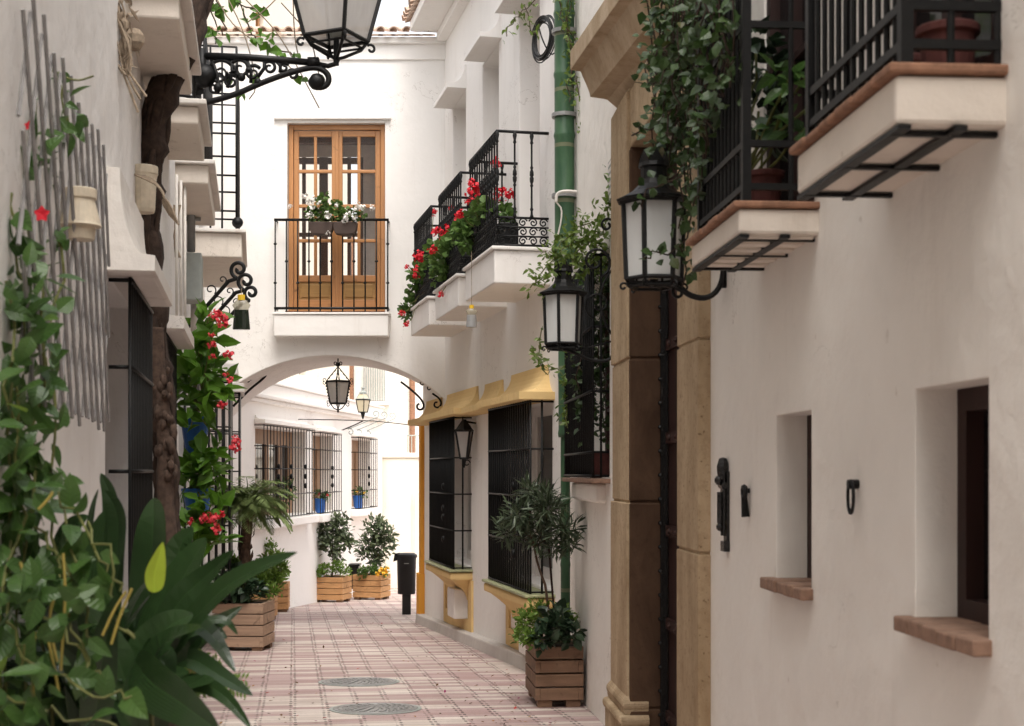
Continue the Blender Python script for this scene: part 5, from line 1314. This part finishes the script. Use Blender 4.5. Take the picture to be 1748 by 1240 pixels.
# old trunk
s = MB(); Yt = 7.6
tp = smooth([P(352, -60, 7.9), P(325, 60, 7.8), P(285, 140, 7.6), P(262, 215, Yt), P(256, 280, Yt), P(250, 350, Yt), P(250, 430, Yt), P(262, 520, Yt), P(270, 600, Yt), P(276, 680, Yt), P(281, 760, Yt), P(284, 840, Yt), P(292, 920, Yt), P(300, 1010, Yt), V((-1.80, Yt, gz(Yt) - .1))], 2)
m = len(tp); s.tube(tp, [.075 + .016 * math.sin(i * 1.3) + (.010 * math.sin(i * 2.9)) - (.022 if i > m * .5 else 0) for i in range(m)], 10)
t = thing('climber_trunk', 'old twisted brown climber trunk running up the left wall between two grilles', 'trunk', V((-1.80, Yt, gz(Yt)))); 
for q in range(13):
    ph = q * .483 + rnd.random(); tw = rnd.uniform(-.09, .09); rr = rnd.uniform(.010, .022)
    s.tube([p + V((math.cos(ph + tw * i), math.sin(ph + tw * i), 0)) * ((.066 if i < m * .5 else .045) + .012 * math.sin(i * .9 + q)) for i, p in enumerate(tp)], [rr * (.7 + .5 * abs(math.sin(i * .7 + q))) for i in range(m)], 5)
s.build('trunk', M['bark_dark'], t, smooth=True)
s = MB()
for x, y_, r_ in ((280, 700, .055), (268, 725, .05), (287, 745, .06), (272, 770, .055), (285, 775, .05), (276, 715, .05), (270, 660, .04), (282, 660, .035), (290, 760, .045)): s.ball(P(x, y_, Yt - .06), r_ * .55, 8, rnd.uniform(1.2, 1.8))
for _ in range(42):
    k = rnd.random(); s.ball(P(275 + 12 * k + rnd.uniform(-12, 14), 640 + 170 * k + rnd.uniform(-20, 20), Yt - .08 - .03 * rnd.random()), rnd.uniform(.012, .024), 6, rnd.uniform(1.2, 2.4))
s.tube(smooth(frame_pts([(265, 560), (268, 640), (276, 700), (284, 760), (280, 830), (290, 930)], Yt - .06)), .045, 8)
s.build('gnarl', M['bark_light'], t, smooth=True)
c = P(246, 364, 7.2); s = MB(); s.lathe(c, [(0, 0), (.05, .0), (.055, .02), (.062, .17), (.066, .19), (.070, .195), (.070, .235), (.05, .24), (0, .24)], 16); tag(s.build('tied_jar', M['ceramic'], bevel=.004), 'beige jar tied to the dark climber trunk', 'pot')
s = MB()
for i in range(7):
    o = i * 2.5; s.tube(smooth(frame_pts([(228 + o, 298 + o * .4), (255 + o, 302 + o), (272 + o * .6, 318 + o * 1.2), (282 - o * .3, 335), (276 + o, 345 + o * .3), (290 + o, 368 + o * 1.1)], 7.1 - .02 * i), 1), .005, 4)
tag(s.build('cord_bundle', M['twine']), 'knotted pale cord hanging beside the tied jar', 'cord'); s = MB()
for i in range(5): s.tube(smooth(frame_pts([(296 + 3 * i, 350), (302 + rnd.uniform(-4, 4), 380), (296 + rnd.uniform(-3, 6), 410), (300 + 2 * i, 440)], 10.5), 1), .007, 4)
tag(s.build('cord_bundle', M['twine']), 'thin pale cords dangling down the left wall below the third balcony', 'cord')
s = MB(); f = MB()
for i in range(46):
    a = rnd.uniform(0, 1); x0 = 148 + 75 * rnd.random(); s.tube(smooth(frame_pts([(x0, -40), (168 + 40 * a + rnd.uniform(-12, 18), 35 + rnd.uniform(-10, 20)), (190 + 35 * a + rnd.uniform(-14, 12), 80 + rnd.uniform(-15, 25)), (212 + rnd.uniform(-8, 12), 118 + rnd.uniform(-20, 14))], 6.2 + .5 * rnd.random()), 1), rnd.uniform(.002, .007), 4)
for i in range(12): s.tube(spiral(P(213, 112, 6.35), V((1, 0, 0)), UP, .03 + .01 * rnd.random(), .02, rnd.uniform(0, 3), rnd.uniform(5, 9), 14), .004, 4)
for a in ([(208, 118), (220, 150), (236, 192)], [(212, 118), (228, 150), (240, 170)], [(215, 115), (235, 145), (250, 165)], [(200, 112), (180, 130), (172, 132), (168, 170)], [(133, 20), (118, 60), (120, 95), (150, 120)]): s.tube(frame_pts(a, 6.3), .006, 5)
s.ball(P(230, 68, 6.4), .045, 8, 1.2); s.ball(P(205, 45, 6.4), .04, 8); s.ball(P(195, 75, 6.4), .04, 8)
for i in range(120): leaf(f, P(rnd.uniform(160, 225), rnd.uniform(-10, 100), 6.2 + .5 * rnd.random()), rdir() + V((0, 0, -.6)), rdir(), rnd.uniform(.04, .09), rnd.uniform(.012, .03), 'lance', rnd.uniform(-1, 1.5), .5, 3)
t = thing('dry_branches', 'tangle of dry grey brown twigs tied under the first left balcony', 'twigs', P(213, 112, 6.35)); s.build('twig', M['twine'], t); f.build('dead_leaves', M['twine'], t)
# cabinet, pipes
s = MB(); WL.box(s, 12.0, 12.35, .0, .15, 1.45, 1.85); o = tag(s.build('electric_cabinet', M['boxgrey'], bevel=.012), 'grey metal electric cabinet on the left wall below the balconies', 'cabinet')
s = MB(); s.tube([WL(12.1, .06, 1.87), WL(12.1, .06, 3.6)], .035, 10); s.tube([WL(12.1, .0, 2.15), WL(12.1, .14, 2.15)], .02, 6); tag(s.build('grey_pipe', M['greymetal'], smooth=True), 'grey pipe rising from the electric cabinet', 'pipe')
s = MB(); s.tube([WL(12.4, .09, 1.2), WL(12.4, .09, 1.46)], .05, 12); tag(s.build('white_pipe', M['pipe'], smooth=True), 'short white pipe below the electric cabinet', 'pipe')
s = MB()
for i, o in enumerate((.03, .05, .07)): s.tube([WL(10.4 + .2 * i, o, .9), WL(10.4 + .2 * i, o, 2.17)], .011, 6)
tag(s.build('cable_conduit', M['pipe'], smooth=True), 'three pale conduits running down the left wall', 'pipe')
# hanging fly traps
def trap(c, sx, label, cols):
    t = thing('hanging_bottle', label, 'bottle', c, 'hanging bottles with yellow caps'); a = MB(); a.lathe(c, [(.078 * sx, 0), (.08 * sx, .01), (.066 * sx, .18 * sx)], 14, sy=.5); a.build('liquid', M[cols], t, smooth=False)
    a = MB(); a.lathe(c, [(.066 * sx, .178 * sx), (.068 * sx, .19 * sx), (.085 * sx, .225 * sx), (.05 * sx, .27 * sx), (.028 * sx, .275 * sx)], 14, sy=.5); a.build('bottle', M['plastic_clear'], t, smooth=True)
    a = MB(); a.tube([c + UP * .27 * sx, c + UP * .32 * sx], .034 * sx, 10); a.build('cap', M['yellow_cap'], t)
    a = MB(); a.tube([c + UP * .32 * sx, c + UP * (.32 * sx + .42 * (sx < .8) + .06)], .0025, 4); a.build('string', M['twine'], t)
trap(P(412, 563, 13.1), 1.0, 'clear bottle of dark liquid with yellow cap hanging from the left scroll arm', 'liquid')
trap(P(805, 559, 12.7), .62, 'small half empty bottle with yellow cap hanging under the nearest right balcony', 'greymetal')
# clerodendrum in blue pots
pot(P(333, 790, 9.75), .055, .10, .32, 'blue', 'tall blue pot hung high on the left grille among red flowers', 'blue pots on the left grilles')
pot(P(337, 872, 9.6), .075, .10, .15, 'blue', 'short blue pot hung low on the left grille', 'blue pots on the left grilles')
def cler(base, lobes, n, size, fl, label):
    t = bush('flowering_plant', base, lobes, n, size, .6, 'leaf_clero', label, group='red flowering plants in blue pots', flowers=FL(fl, 9.4), fm='coral', up=.3, sh=.3, curl=.6) if False else bush('flowering_plant', base, lobes, n, size, .6, 'leaf_clero', label, group='red flowering plants in blue pots', flowers=FL([(x, y, r_ * 1.25) for x, y, r_ in fl], 9.15), fm='coral', up=.3, curl=.6)
cler(P(335, 705, 9.7), [PL(335, 610, 9.7, .16), PL(355, 640, 9.5, .15), PL(330, 650, 9.7, .15), PL(365, 580, 9.5, .09), PL(345, 565, 9.6, .11), PL(375, 660, 9.4, .09), PL(320, 600, 9.8, .08), PL(355, 545, 9.5, .07), PL(340, 690, 9.5, .11), PL(325, 730, 9.5, .06), PL(352, 725, 9.4, .08)], 190, .16,
     [(368, 540, 7), (378, 548, 8), (372, 538, 6), (383, 556, 5), (362, 572, 4), (386, 604, 5), (396, 606, 5), (362, 590, 6), (392, 650, 5), (374, 692, 5), (383, 692, 5), (386, 640, 4), (362, 610, 4)], 'tall red flowering plant with broad leaves in the upper blue pot')
cler(P(337, 838, 9.6), [PL(340, 810, 9.6, .13), PL(355, 780, 9.5, .10), PL(365, 800, 9.5, .09), PL(335, 790, 9.6, .10), PL(350, 850, 9.4, .07), PL(325, 830, 9.5, .07)], 110, .13, [(402, 755, 6), (405, 766, 6), (398, 762, 6), (401, 748, 4)], 'smaller flowering plant in the lower blue pot')
cler(P(345, 930, 9.3), [PL(345, 890, 9.3, .09), PL(365, 870, 9.3, .08), PL(330, 900, 9.3, .10), PL(350, 925, 9.3, .08), PL(375, 925, 9.3, .06)], 90, .13, [(355, 882, 7), (368, 885, 7), (374, 880, 6), (368, 903, 7), (345, 888, 5), (325, 890, 5), (360, 890, 5)], 'low red flowering plant against the left wall behind the big leaves')
pot(V((P(312, 960, 8.9).x, 8.9, gz(8.9))), .08, .10, .80, 'terracotta', 'tall terracotta pot at the foot of the left wall', None)
# cable coil, plaque, wall fittings, pipe
s = MB(); cc = P(928, 66, 11.7); u = V((.45, -.9, 0)).normalized()
for i in range(14): s.tube(spiral(cc + rdir() * .02, u, UP, .165 + rnd.uniform(-.03, .02), .165 + rnd.uniform(-.03, .02), i, i + 6.283, 28), .006, 4, cap=False)
s.tube(smooth(frame_pts([(918, 40), (926, 70), (940, 95), (948, 90)], 11.7)), .006, 4)
tag(s.build('cable_coil', M['black']), 'coil of black cable hung beside the green pipe', 'cable')
pp = [P(963, -80, 10.64), P(963, 120, 10.64), P(964, 330, 10.64), P(964, 440, 10.64)]; pl = [P(964, 440, 10.64), P(963, 600, 10.64), P(965, 740, 10.64), P(967, 870, 10.64), V((.40, 10.64, gz(10.64)))]
t = thing('downpipe', 'green painted downpipe shaped like bamboo at the wall corner', 'pipe', V((.40, 10.64, gz(10.64))))
def nodes(a, b, r_, n):
    out = []; rs = []
    for i in range(n + 1):
        q = V(a).lerp(V(b), i / n); out += [q - UP * .0 + UP * .03, q + UP * .004, q - UP * .004, q - UP * .03]; rs += [r_, r_ * 1.09, r_ * 1.09, r_]
    return out, rs
s = MB()
for a, b, r_, n in ((pp[0], pp[3], .076, 5), (pl[0], pl[2], .052, 3), (pl[2], pl[4], .036, 4)):
    o_, rs = nodes(a, b, r_, n); s.tube(o_, [q * 1.0 for q in rs], 14)
s.build('pipe', M['bamboo'], t, smooth=True)
for py in (55, 198, 335):
    s = MB(); s.lathe(P(963.5, py, 10.64), [(.089, -.014), (.096, -.014), (.096, .014), (.089, .014)], 16); s.box(P(978, py, 10.64), (.05, .03, .028))
    s.build('clamp', M['greymetal'], t)
s = MB(); s.tube(smooth(frame_pts([(985, 328), (965, 326), (950, 330), (949, 345)], 10.50)), .012, 6); s.tube(smooth(frame_pts([(949, 345), (962, 360), (948, 420), (930, 435)], 10.52)), .006, 5); s.build('wire', M['pipe'], t)
s = MB(); WN.box(s, 8.50, 8.76, .0, .02, 1.64, 1.90); o = s.build('sign_frame', M['greymetal'], bevel=.004)
s = MB(); WN.box(s, 8.515, 8.745, .018, .023, 1.655, 1.885); pn = s.build('sign_face', M['whitebox'], o)
s = MB()
for i in range(5): WN.box(s, 8.54, 8.72, .0228, .0245, 1.68 + .042 * i, 1.695 + .042 * i)
s.build('lettering', M['boxgrey'], pn); tag(o, 'small grey tiled plaque on the wall left of the stone door', 'plaque')
s = MB(); q = WN(8.42, .012, .02)
for dz, r_ in ((.02, .022), (-.025, .026)): s.tube(spiral(q + UP * dz, WN.d, UP, r_, r_, 0, 6.283, 16), .006, 5)
tag(s.build('house_number', M['iron']), 'small black iron figure on the wall beside the stone pilaster', 'house number')
def W5(Y, o, z): return WN(Y, o, z)
s = MB(); WN.box(s, 5.48, 5.54, .0, .012, -.305, .0); WN.box(s, 5.487, 5.533, .012, .026, -.19, -.06); WN.box(s, 5.478, 5.542, .0, .024, -.31, -.27); s.tube([W5(5.51, .03, -.20), W5(5.51, .03, -.08)], .014, 8)
s.lathe(W5(5.51, .02, .0), [(.010, -.05), (.022, -.03), (.025, .02), (.016, .05), (0, .055)], 8); s.ball(W5(5.51, .035, -.035), .02, 8); s.tube([W5(5.475, .02, -.055), W5(5.545, .02, -.055)], .014, 8); s.tube([W5(5.49, .02, -.25), W5(5.49, .02, .0)], .006, 6); s.tube([W5(5.53, .02, -.25), W5(5.53, .02, .0)], .006, 6)
s.ball(W5(5.51, .03, -.215), .018, 8)
tag(s.build('bell_pull', M['iron_polish'], bevel=.002), 'ornate black iron bell pull right of the stone doorway', 'door bell')
s = MB(); s.tube(spiral(W5(5.16, .02, -.075), WN.d, UP, .020, .020, 0, 6.283, 16), .009, 6); s.tube([W5(5.16, .02, -.09), W5(5.16, .015, -.165)], [.012, .016], 6); s.tube([W5(5.16, 0, -.07), W5(5.16, .022, -.07)], .01, 6)
tag(s.build('wall_hook', M['iron']), 'small black iron hook between the bell pull and the narrow window', 'wall hook')
s = MB(); s.tube([W5(3.9, 0, -.035), W5(3.9, .03, -.035)], .013, 8); s.tube([W5(3.9, .022, -.06) + (WN.d * math.cos(a) * .025 + UP * (math.sin(a) * .045 - .01)) for a in [6.283 * i / 18 for i in range(19)]], .005, 6)
tag(s.build('wall_ring', M['iron']), 'black iron ring hanging between the two small windows', 'wall ring')
s = MB(); s.tube([P(500, 716, 23), P(575, 717, 22), P(640, 719, 21), P(722, 728, 19)], .008, 5); tag(s.build('cable', M['black']), 'thin black cable crossing the lane behind the arch', 'cable')
# lantern in the arcade of the yellow hood
t = thing('wall_lantern', 'dark lantern hanging under the yellow hood beside the farther bay', 'wall lamp', WF(15.36, .1, .52))
c = WF(15.36, .13, .14); d = square_lantern(t, c, .05, .11, .30, R(35), None, 'glass_mauve', .012)
s = MB(); s.tube([c + UP * .30, c + UP * .42], [.10, .02], 4); s.tube([c + UP * .40, WF(15.36, 0, .52)], .012, 6); s.tube([c, c - UP * .10], [.03, .008], 6); s.tube(spiral(c + V((.03, 0, -.05)), V((1, 0, 0)), UP, .035, .02, 0, 6, 14), .007, 5); s.build('bracket', M['iron'], t)
SUN, SKY, EXPO = .8, .15, 1.38
# ================================================================== foreground plants on the left
r2 = random.Random(21)
def apx(lst, w, Y, nrm=V((0, -.55, .85)), up='leaf'):
    pts = [P(x, y, Y + dy) for x, y, dy in lst]
    return smooth(pts, 2), w * Y / F, nrm
def aspid():
    t = thing('aspidistra', 'large aspidistra with long glossy dark green leaves at lower left', 'plant', V((-.90, 3.65, -.95)))
    lm = leafmat('leaf_aspidistra', (.010, .025, .009), (.030, .064, .020), .22, .2, None, spec=.6, veins=1)
    # parallel veins come from a fine stripe in the leaf
    L = [  # (path px, widths px, depth)
        ([(235, 1215, 0), (290, 1110, -.05), (365, 1015, -.1), (430, 972, -.15), (508, 943, -.2)], 50, 3.5),
        ([(245, 1180, 0), (275, 1060, 0), (320, 970, 0), (352, 918, .0)], 85, 3.7), ([(250, 1130, 0), (300, 1030, 0), (350, 985, 0), (400, 940, -.05)], 48, 3.6),
        ([(245, 1140, 0), (255, 1000, 0), (262, 900, 0), (262, 850, .05)], 84, 3.8), ([(170, 1120, 0), (172, 980, 0), (190, 900, 0), (200, 862, 0)], 84, 3.75),
        ([(190, 1000, 0), (205, 900, 0), (195, 860, 0), (178, 838, 0)], 42, 3.7), ([(230, 1130, 0), (255, 1165, -.1), (310, 1200, -.2), (376, 1250, -.25)], 84, 3.2),
        ([(225, 1160, 0), (250, 1105, 0), (290, 1065, 0), (330, 1050, 0)], 66, 3.4), ([(225, 1200, 0), (255, 1130, 0), (280, 1120, -.05), (290, 1175, -.1)], 60, 3.3),
        ([(270, 1130, 0), (330, 1060, 0), (365, 1085, -.05), (402, 1148, -.1)], 34, 3.5), ([(260, 1150, 0), (320, 1118, 0), (370, 1150, -.05), (432, 1188, -.1)], 40, 3.45),
        ([(270, 1200, 0), (330, 1160, 0), (385, 1185, -.05), (430, 1245, -.1)], 30, 3.4), ([(290, 1100, 0), (340, 1062, 0), (385, 1055, 0), (406, 1084, 0)], 18, 3.6),
        ([(150, 1000, 0), (152, 920, 0), (158, 870, 0), (168, 835, 0)], 22, 3.8), ([(182, 960, 0), (192, 880, 0), (188, 840, 0), (172, 808, 0)], 34, 3.85),
        ([(130, 1050, 0), (110, 950, 0), (120, 900, 0), (150, 880, 0)], 46, 3.6), ([(320, 1120, 0), (310, 1010, 0), (300, 940, 0), (330, 900, 0)], 60, 3.8), ([(270, 1160, 0), (300, 1090, 0), (345, 1065, 0), (388, 1090, 0)], 44, 3.6),
    ]
    f = MB(); s = MB()
    for i, (pts, w, Y) in enumerate(L):
        c, ww, nr = apx(pts, w, Y); blade(f, c, ww, V((r2.uniform(-.5, .3), -r2.uniform(.5, .9), r2.uniform(.2, .7))) if i != 6 else V((-.35, -.9, .1)), 'asp', .18)
    for i in range(95):
        bx, by = r2.uniform(110, 275), r2.uniform(1190, 1330); Y = r2.uniform(3.3, 3.95)
        a = r2.uniform(-1.2, .8); ln = r2.uniform(130, 300); k = .35
        p0 = P(bx, by, Y); tip = P(bx + math.sin(a) * ln * .9, by - math.cos(a) * ln, Y + r2.uniform(-.2, .15)); mid = p0.lerp(tip, .55) + UP * r2.uniform(.02, .09)
        pts = smooth([p0, p0.lerp(mid, .6) + UP * .02, mid, tip - UP * r2.uniform(0, .06) * abs(a)], 2)
        blade(f, pts, r2.uniform(28, 62) * Y / F, V((r2.uniform(-.7, .7), -.6, r2.uniform(.1, 1.0))), 'asp', r2.uniform(.1, .35))
        s.tube([V((-.92 + r2.uniform(-.1, .1), 3.65, -.9)), p0], .005, 4)
    f.build('leaves', lm, t); s.build('stalk', M['stem'], t)
    y_ = MB(); blade(y_, smooth([P(264, 1012, 3.35), P(262, 984, 3.35), P(270, 955, 3.35), P(278, 925, 3.35)], 2), 33 * 3.35 / F, V((.45, -1, .2)), 'point', .55)
    y_.build('young_leaf', M['leaf_new'], t)
aspid()
s = MB(); s.lathe(V((-.92, 3.68, gz(3.68))), [(.20, 0), (.27, .42), (.29, .425), (.29, .5), (.27, .5), (.26, .46), (0, .45)], 24); tag(s.build('flower_pot', M['blue'], bevel=.006), 'large blue pot under the aspidistra', 'flower pot')

def leafvine():
    t = thing('climbing_vine', 'green vine with oval leaves climbing the trellis and spilling over at far left', 'climber', V((-1.05, 3.3, -1.0)))
    s = MB(); ys = MB(); f = MB()
    P0 = []
    # main climbing stems: pixel paths up the trellis
    stems = [[(40, 1260, 3.3), (30, 1000, 3.35), (60, 800, 3.5), (75, 600, 3.6), (60, 450, 3.7), (40, 300, 3.7), (60, 200, 3.9), (48, 110, 3.9)],
             [(10, 1240, 3.2), (20, 900, 3.3), (15, 700, 3.35), (40, 520, 3.5), (25, 420, 3.5), (20, 330, 3.5)],
             [(90, 1250, 3.4), (100, 1000, 3.5), (90, 880, 3.6), (95, 700, 3.8), (85, 560, 3.9), (110, 480, 4.0), (95, 400, 4.0)],
             [(5, 1240, 3.2), (5, 1000, 3.2), (45, 880, 3.3), (30, 760, 3.4), (20, 640, 3.4)],
             [(120, 1250, 3.45), (60, 1050, 3.4), (20, 950, 3.3), (10, 850, 3.3)],
             [(40, 950, 3.4), (60, 850, 3.5), (55, 700, 3.6), (80, 640, 3.7), (50, 560, 3.7), (45, 480, 3.7)],
             [(15, 900, 3.3), (25, 780, 3.3), (5, 660, 3.3), (25, 560, 3.4), (10, 480, 3.4)]]
    for st in stems:
        p = pth(st, 3, .012); s.tube(p, .004, 5); vine_leaves(f, p, 24, .088, .58, .05, 'ovate', V((.15, -.45, -.1)), r2, 5)
    # dense mid band
    for i in range(115):
        k = r2.random(); x = r2.triangular(-10, 105, 25); y = 440 + 560 * r2.random(); Y = r2.uniform(3.2, 3.8)
        leaf(f, P(x, y, Y), rdir(0, r2) + V((.2, -.3, -.2)), rdir(.4, r2) + V((0, -.7, .2)), r2.uniform(.05, .10), r2.uniform(.035, .058), 'ovate', r2.uniform(0, .8), .2, 5)
    # lower spill in front of the aspidistra
    low = [[(100, 840, 3.3), (150, 910, 3.25), (185, 965, 3.2), (205, 1010, 3.2)], [(60, 900, 3.3), (110, 960, 3.2), (150, 1040, 3.2), (165, 1120, 3.2)], [(20, 1000, 3.2), (90, 1060, 3.1), (140, 1110, 3.1), (180, 1170, 3.1)],
           [(30, 1100, 3.1), (90, 1150, 3.05), (160, 1190, 3.0), (235, 1185, 3.0)], [(0, 1180, 3.1), (60, 1200, 3.0), (130, 1230, 3.0), (200, 1240, 3.0)], [(10, 1060, 3.1), (40, 1120, 3.1), (60, 1200, 3.1)], [(110, 870, 3.3), (130, 960, 3.2), (120, 1060, 3.2), (150, 1150, 3.15)], [(150, 890, 3.25), (190, 950, 3.2), (200, 1060, 3.15), (230, 1090, 3.1)]]
    for st in low:
        p = pth(st, 4, .012); s.tube(p, .0032, 5); vine_leaves(f, p, 15, .08, .6, .04, 'ovate', V((.15, -.5, -.1)), r2, 5)
    for i in range(55):
        x = r2.triangular(-10, 200, 30); y = 980 + 270 * r2.random(); Y = r2.uniform(2.95, 3.3)
        leaf(f, P(x, y, Y), rdir(0, r2) + V((.2, -.3, -.2)), rdir(.4, r2) + V((0, -.7, .2)), r2.uniform(.045, .09), r2.uniform(.03, .055), 'ovate', r2.uniform(0, .8), .2, 5)
    for a in ([(108, 945), (112, 1010), (108, 1080), (104, 1145)], [(95, 1010), (82, 1060), (98, 1130)], [(80, 1080), (95, 1150), (100, 1180)], [(225, 1005), (205, 1050), (190, 1100)], [(215, 1010), (195, 1040), (175, 1085)], [(60, 1080), (55, 1150), (60, 1230)], [(35, 960), (48, 1010), (55, 1060)], [(66, 870), (85, 850), (90, 840)]):
        ys.tube(smooth(frame_pts(a, 3.12), 2), .0034, 5)
    # tendrils over the trellis top
    for a in ([(55, 85), (75, 110), (100, 130), (110, 200), (125, 240)], [(80, 60), (88, 110), (96, 140)], [(50, 100), (70, 95), (95, 125), (130, 140), (160, 130)], [(100, 130), (115, 190), (120, 240), (118, 210)], [(50, 200), (60, 300), (50, 370), (60, 420)]):
        s.tube(smooth(frame_pts(a, 4.2), 2), .003, 4)
    for x, y, n_ in ((60, 95, 5), (105, 135, 4), (45, 165, 5), (110, 165, 4), (85, 205, 5), (120, 215, 5), (95, 235, 4), (40, 265, 5), (65, 275, 5), (85, 250, 4), (130, 205, 3), (20, 270, 3), (50, 385, 5), (100, 395, 4), (40, 340, 4), (85, 340, 3)):
        for k in range(n_): leaf(f, P(x + r2.uniform(-12, 12), y + r2.uniform(-12, 12), r2.uniform(4.0, 4.3)), rdir(0, r2) + V((.2, -.3, -.3)), rdir(.4, r2) + V((0, -.7, .2)), r2.uniform(.035, .075), r2.uniform(.02, .042), 'ovate', r2.uniform(0, .8), .2, 4)
    s.build('stem', M['stem'], t); ys.build('yellow_stem', M['stem_yellow'], t); f.build('foliage', M['leaf_vine'], t)
    for (x, y, Y, r_) in ((72, 366, 3.6, 15), (50, 215, 3.7, 9)):
        c = P(x, y, Y); g = MB()
        for k in range(5):
            a = 1.2566 * k + .3; d = V((math.cos(a), -.25, math.sin(a))); leaf(g, c, d, V((0, -1, 0)), r_ * Y / F, r_ * .85 * Y / F, 'ovate', .4, .15, 3)
        g.build('flower', M['red'], t)
leafvine()
# fern tuft by the blue pot
s = MB()
for i in range(14):
    a = r2.uniform(-.4, 1.4); p = P(340, 1150, 3.7); d = V((math.sin(a), -.2, math.cos(a) * .6)).normalized(); path = [p + V((r2.uniform(-.03, .03), 0, -.05))]
    for k in range(6): path.append(path[-1] + d * .022); d = (d + UP * -.12).normalized()
    for k in range(1, 7):
        tg = (path[k] - path[k - 1]).normalized(); sd = tg.cross(V((0, -1, .3))).normalized()
        for m_ in (0, .5):
            for sg in (1, -1): leaf(s, path[k - 1].lerp(path[k], m_), tg * .5 + sd * sg, V((0, -1, .4)), .022, .008, 'lance', .2, .2, 2)
tag(s.build('fern', M['leaf_bright']), 'small bright fern beside the blue pot at lower left', 'fern')

# ================================================================== camera, light, sky
cam = bpy.data.cameras.new('camera'); co = bpy.data.objects.new('camera', cam); COL.objects.link(co)
co.location = (0, 0, 0); co.rotation_euler = (R(90), 0, 0)
cam.sensor_width = 36; cam.sensor_fit = 'HORIZONTAL'; cam.lens = F / 1748 * 36; cam.shift_y = (805 - 620) / 1748
cam.clip_start = .1; cam.clip_end = 500
cam.dof.use_dof = True; cam.dof.focus_distance = 13; cam.dof.aperture_fstop = 6.3
scene.camera = co
el, az = R(62), R(169)      # sun behind the camera, a little from the left
sd = V((math.sin(az) * math.cos(el), math.cos(az) * math.cos(el), math.sin(el)))
sun = bpy.data.lights.new('sun', 'SUN'); sun.energy = SUN; sun.angle = R(40); sun.color = (1, .955, .90)
so = bpy.data.objects.new('sun', sun); COL.objects.link(so); so.rotation_euler = (-sd).to_track_quat('-Z', 'Y').to_euler(); so.location = (0, -5, 12)
w = bpy.data.worlds.new('World'); scene.world = w; w.use_nodes = True
nt = w.node_tree; bg = nt.nodes['Background']; sky = nt.nodes.new('ShaderNodeTexSky'); sky.sky_type = 'NISHITA'; sky.sun_disc = False
sky.sun_elevation = el; sky.sun_rotation = az; sky.dust_density = 4; sky.air_density = 1
hs = nt.nodes.new('ShaderNodeHueSaturation'); hs.inputs['Saturation'].default_value = .25
mx = nt.nodes.new('ShaderNodeMix'); mx.data_type = 'RGBA'; mx.blend_type = 'MULTIPLY'; mx.inputs[0].default_value = 1; mx.inputs[7].default_value = (1, .975, .945, 1)
nt.links.new(sky.outputs[0], hs.inputs['Color']); nt.links.new(hs.outputs[0], mx.inputs[6]); nt.links.new(mx.outputs[2], bg.inputs[0]); bg.inputs[1].default_value = SKY
vs = scene.view_settings; vs.view_transform = 'Standard'; vs.look = 'None'; vs.exposure = EXPO; vs.gamma = 1
scene.cycles.max_bounces = 7; scene.cycles.diffuse_bounces = 5; scene.cycles.transparent_max_bounces = 8

# origins of single-mesh things go to their base
for o in list(COL.objects):
    if o.type == 'MESH' and o.parent is None and not o.children and o.get('kind') is None and len(o.data.vertices):
        bb = [V(b) for b in o.bound_box]; c = sum(bb, V()) / 8; c.z = min(b.z for b in bb)
        o.data.transform(Matrix.Translation(-c)); o.location = c
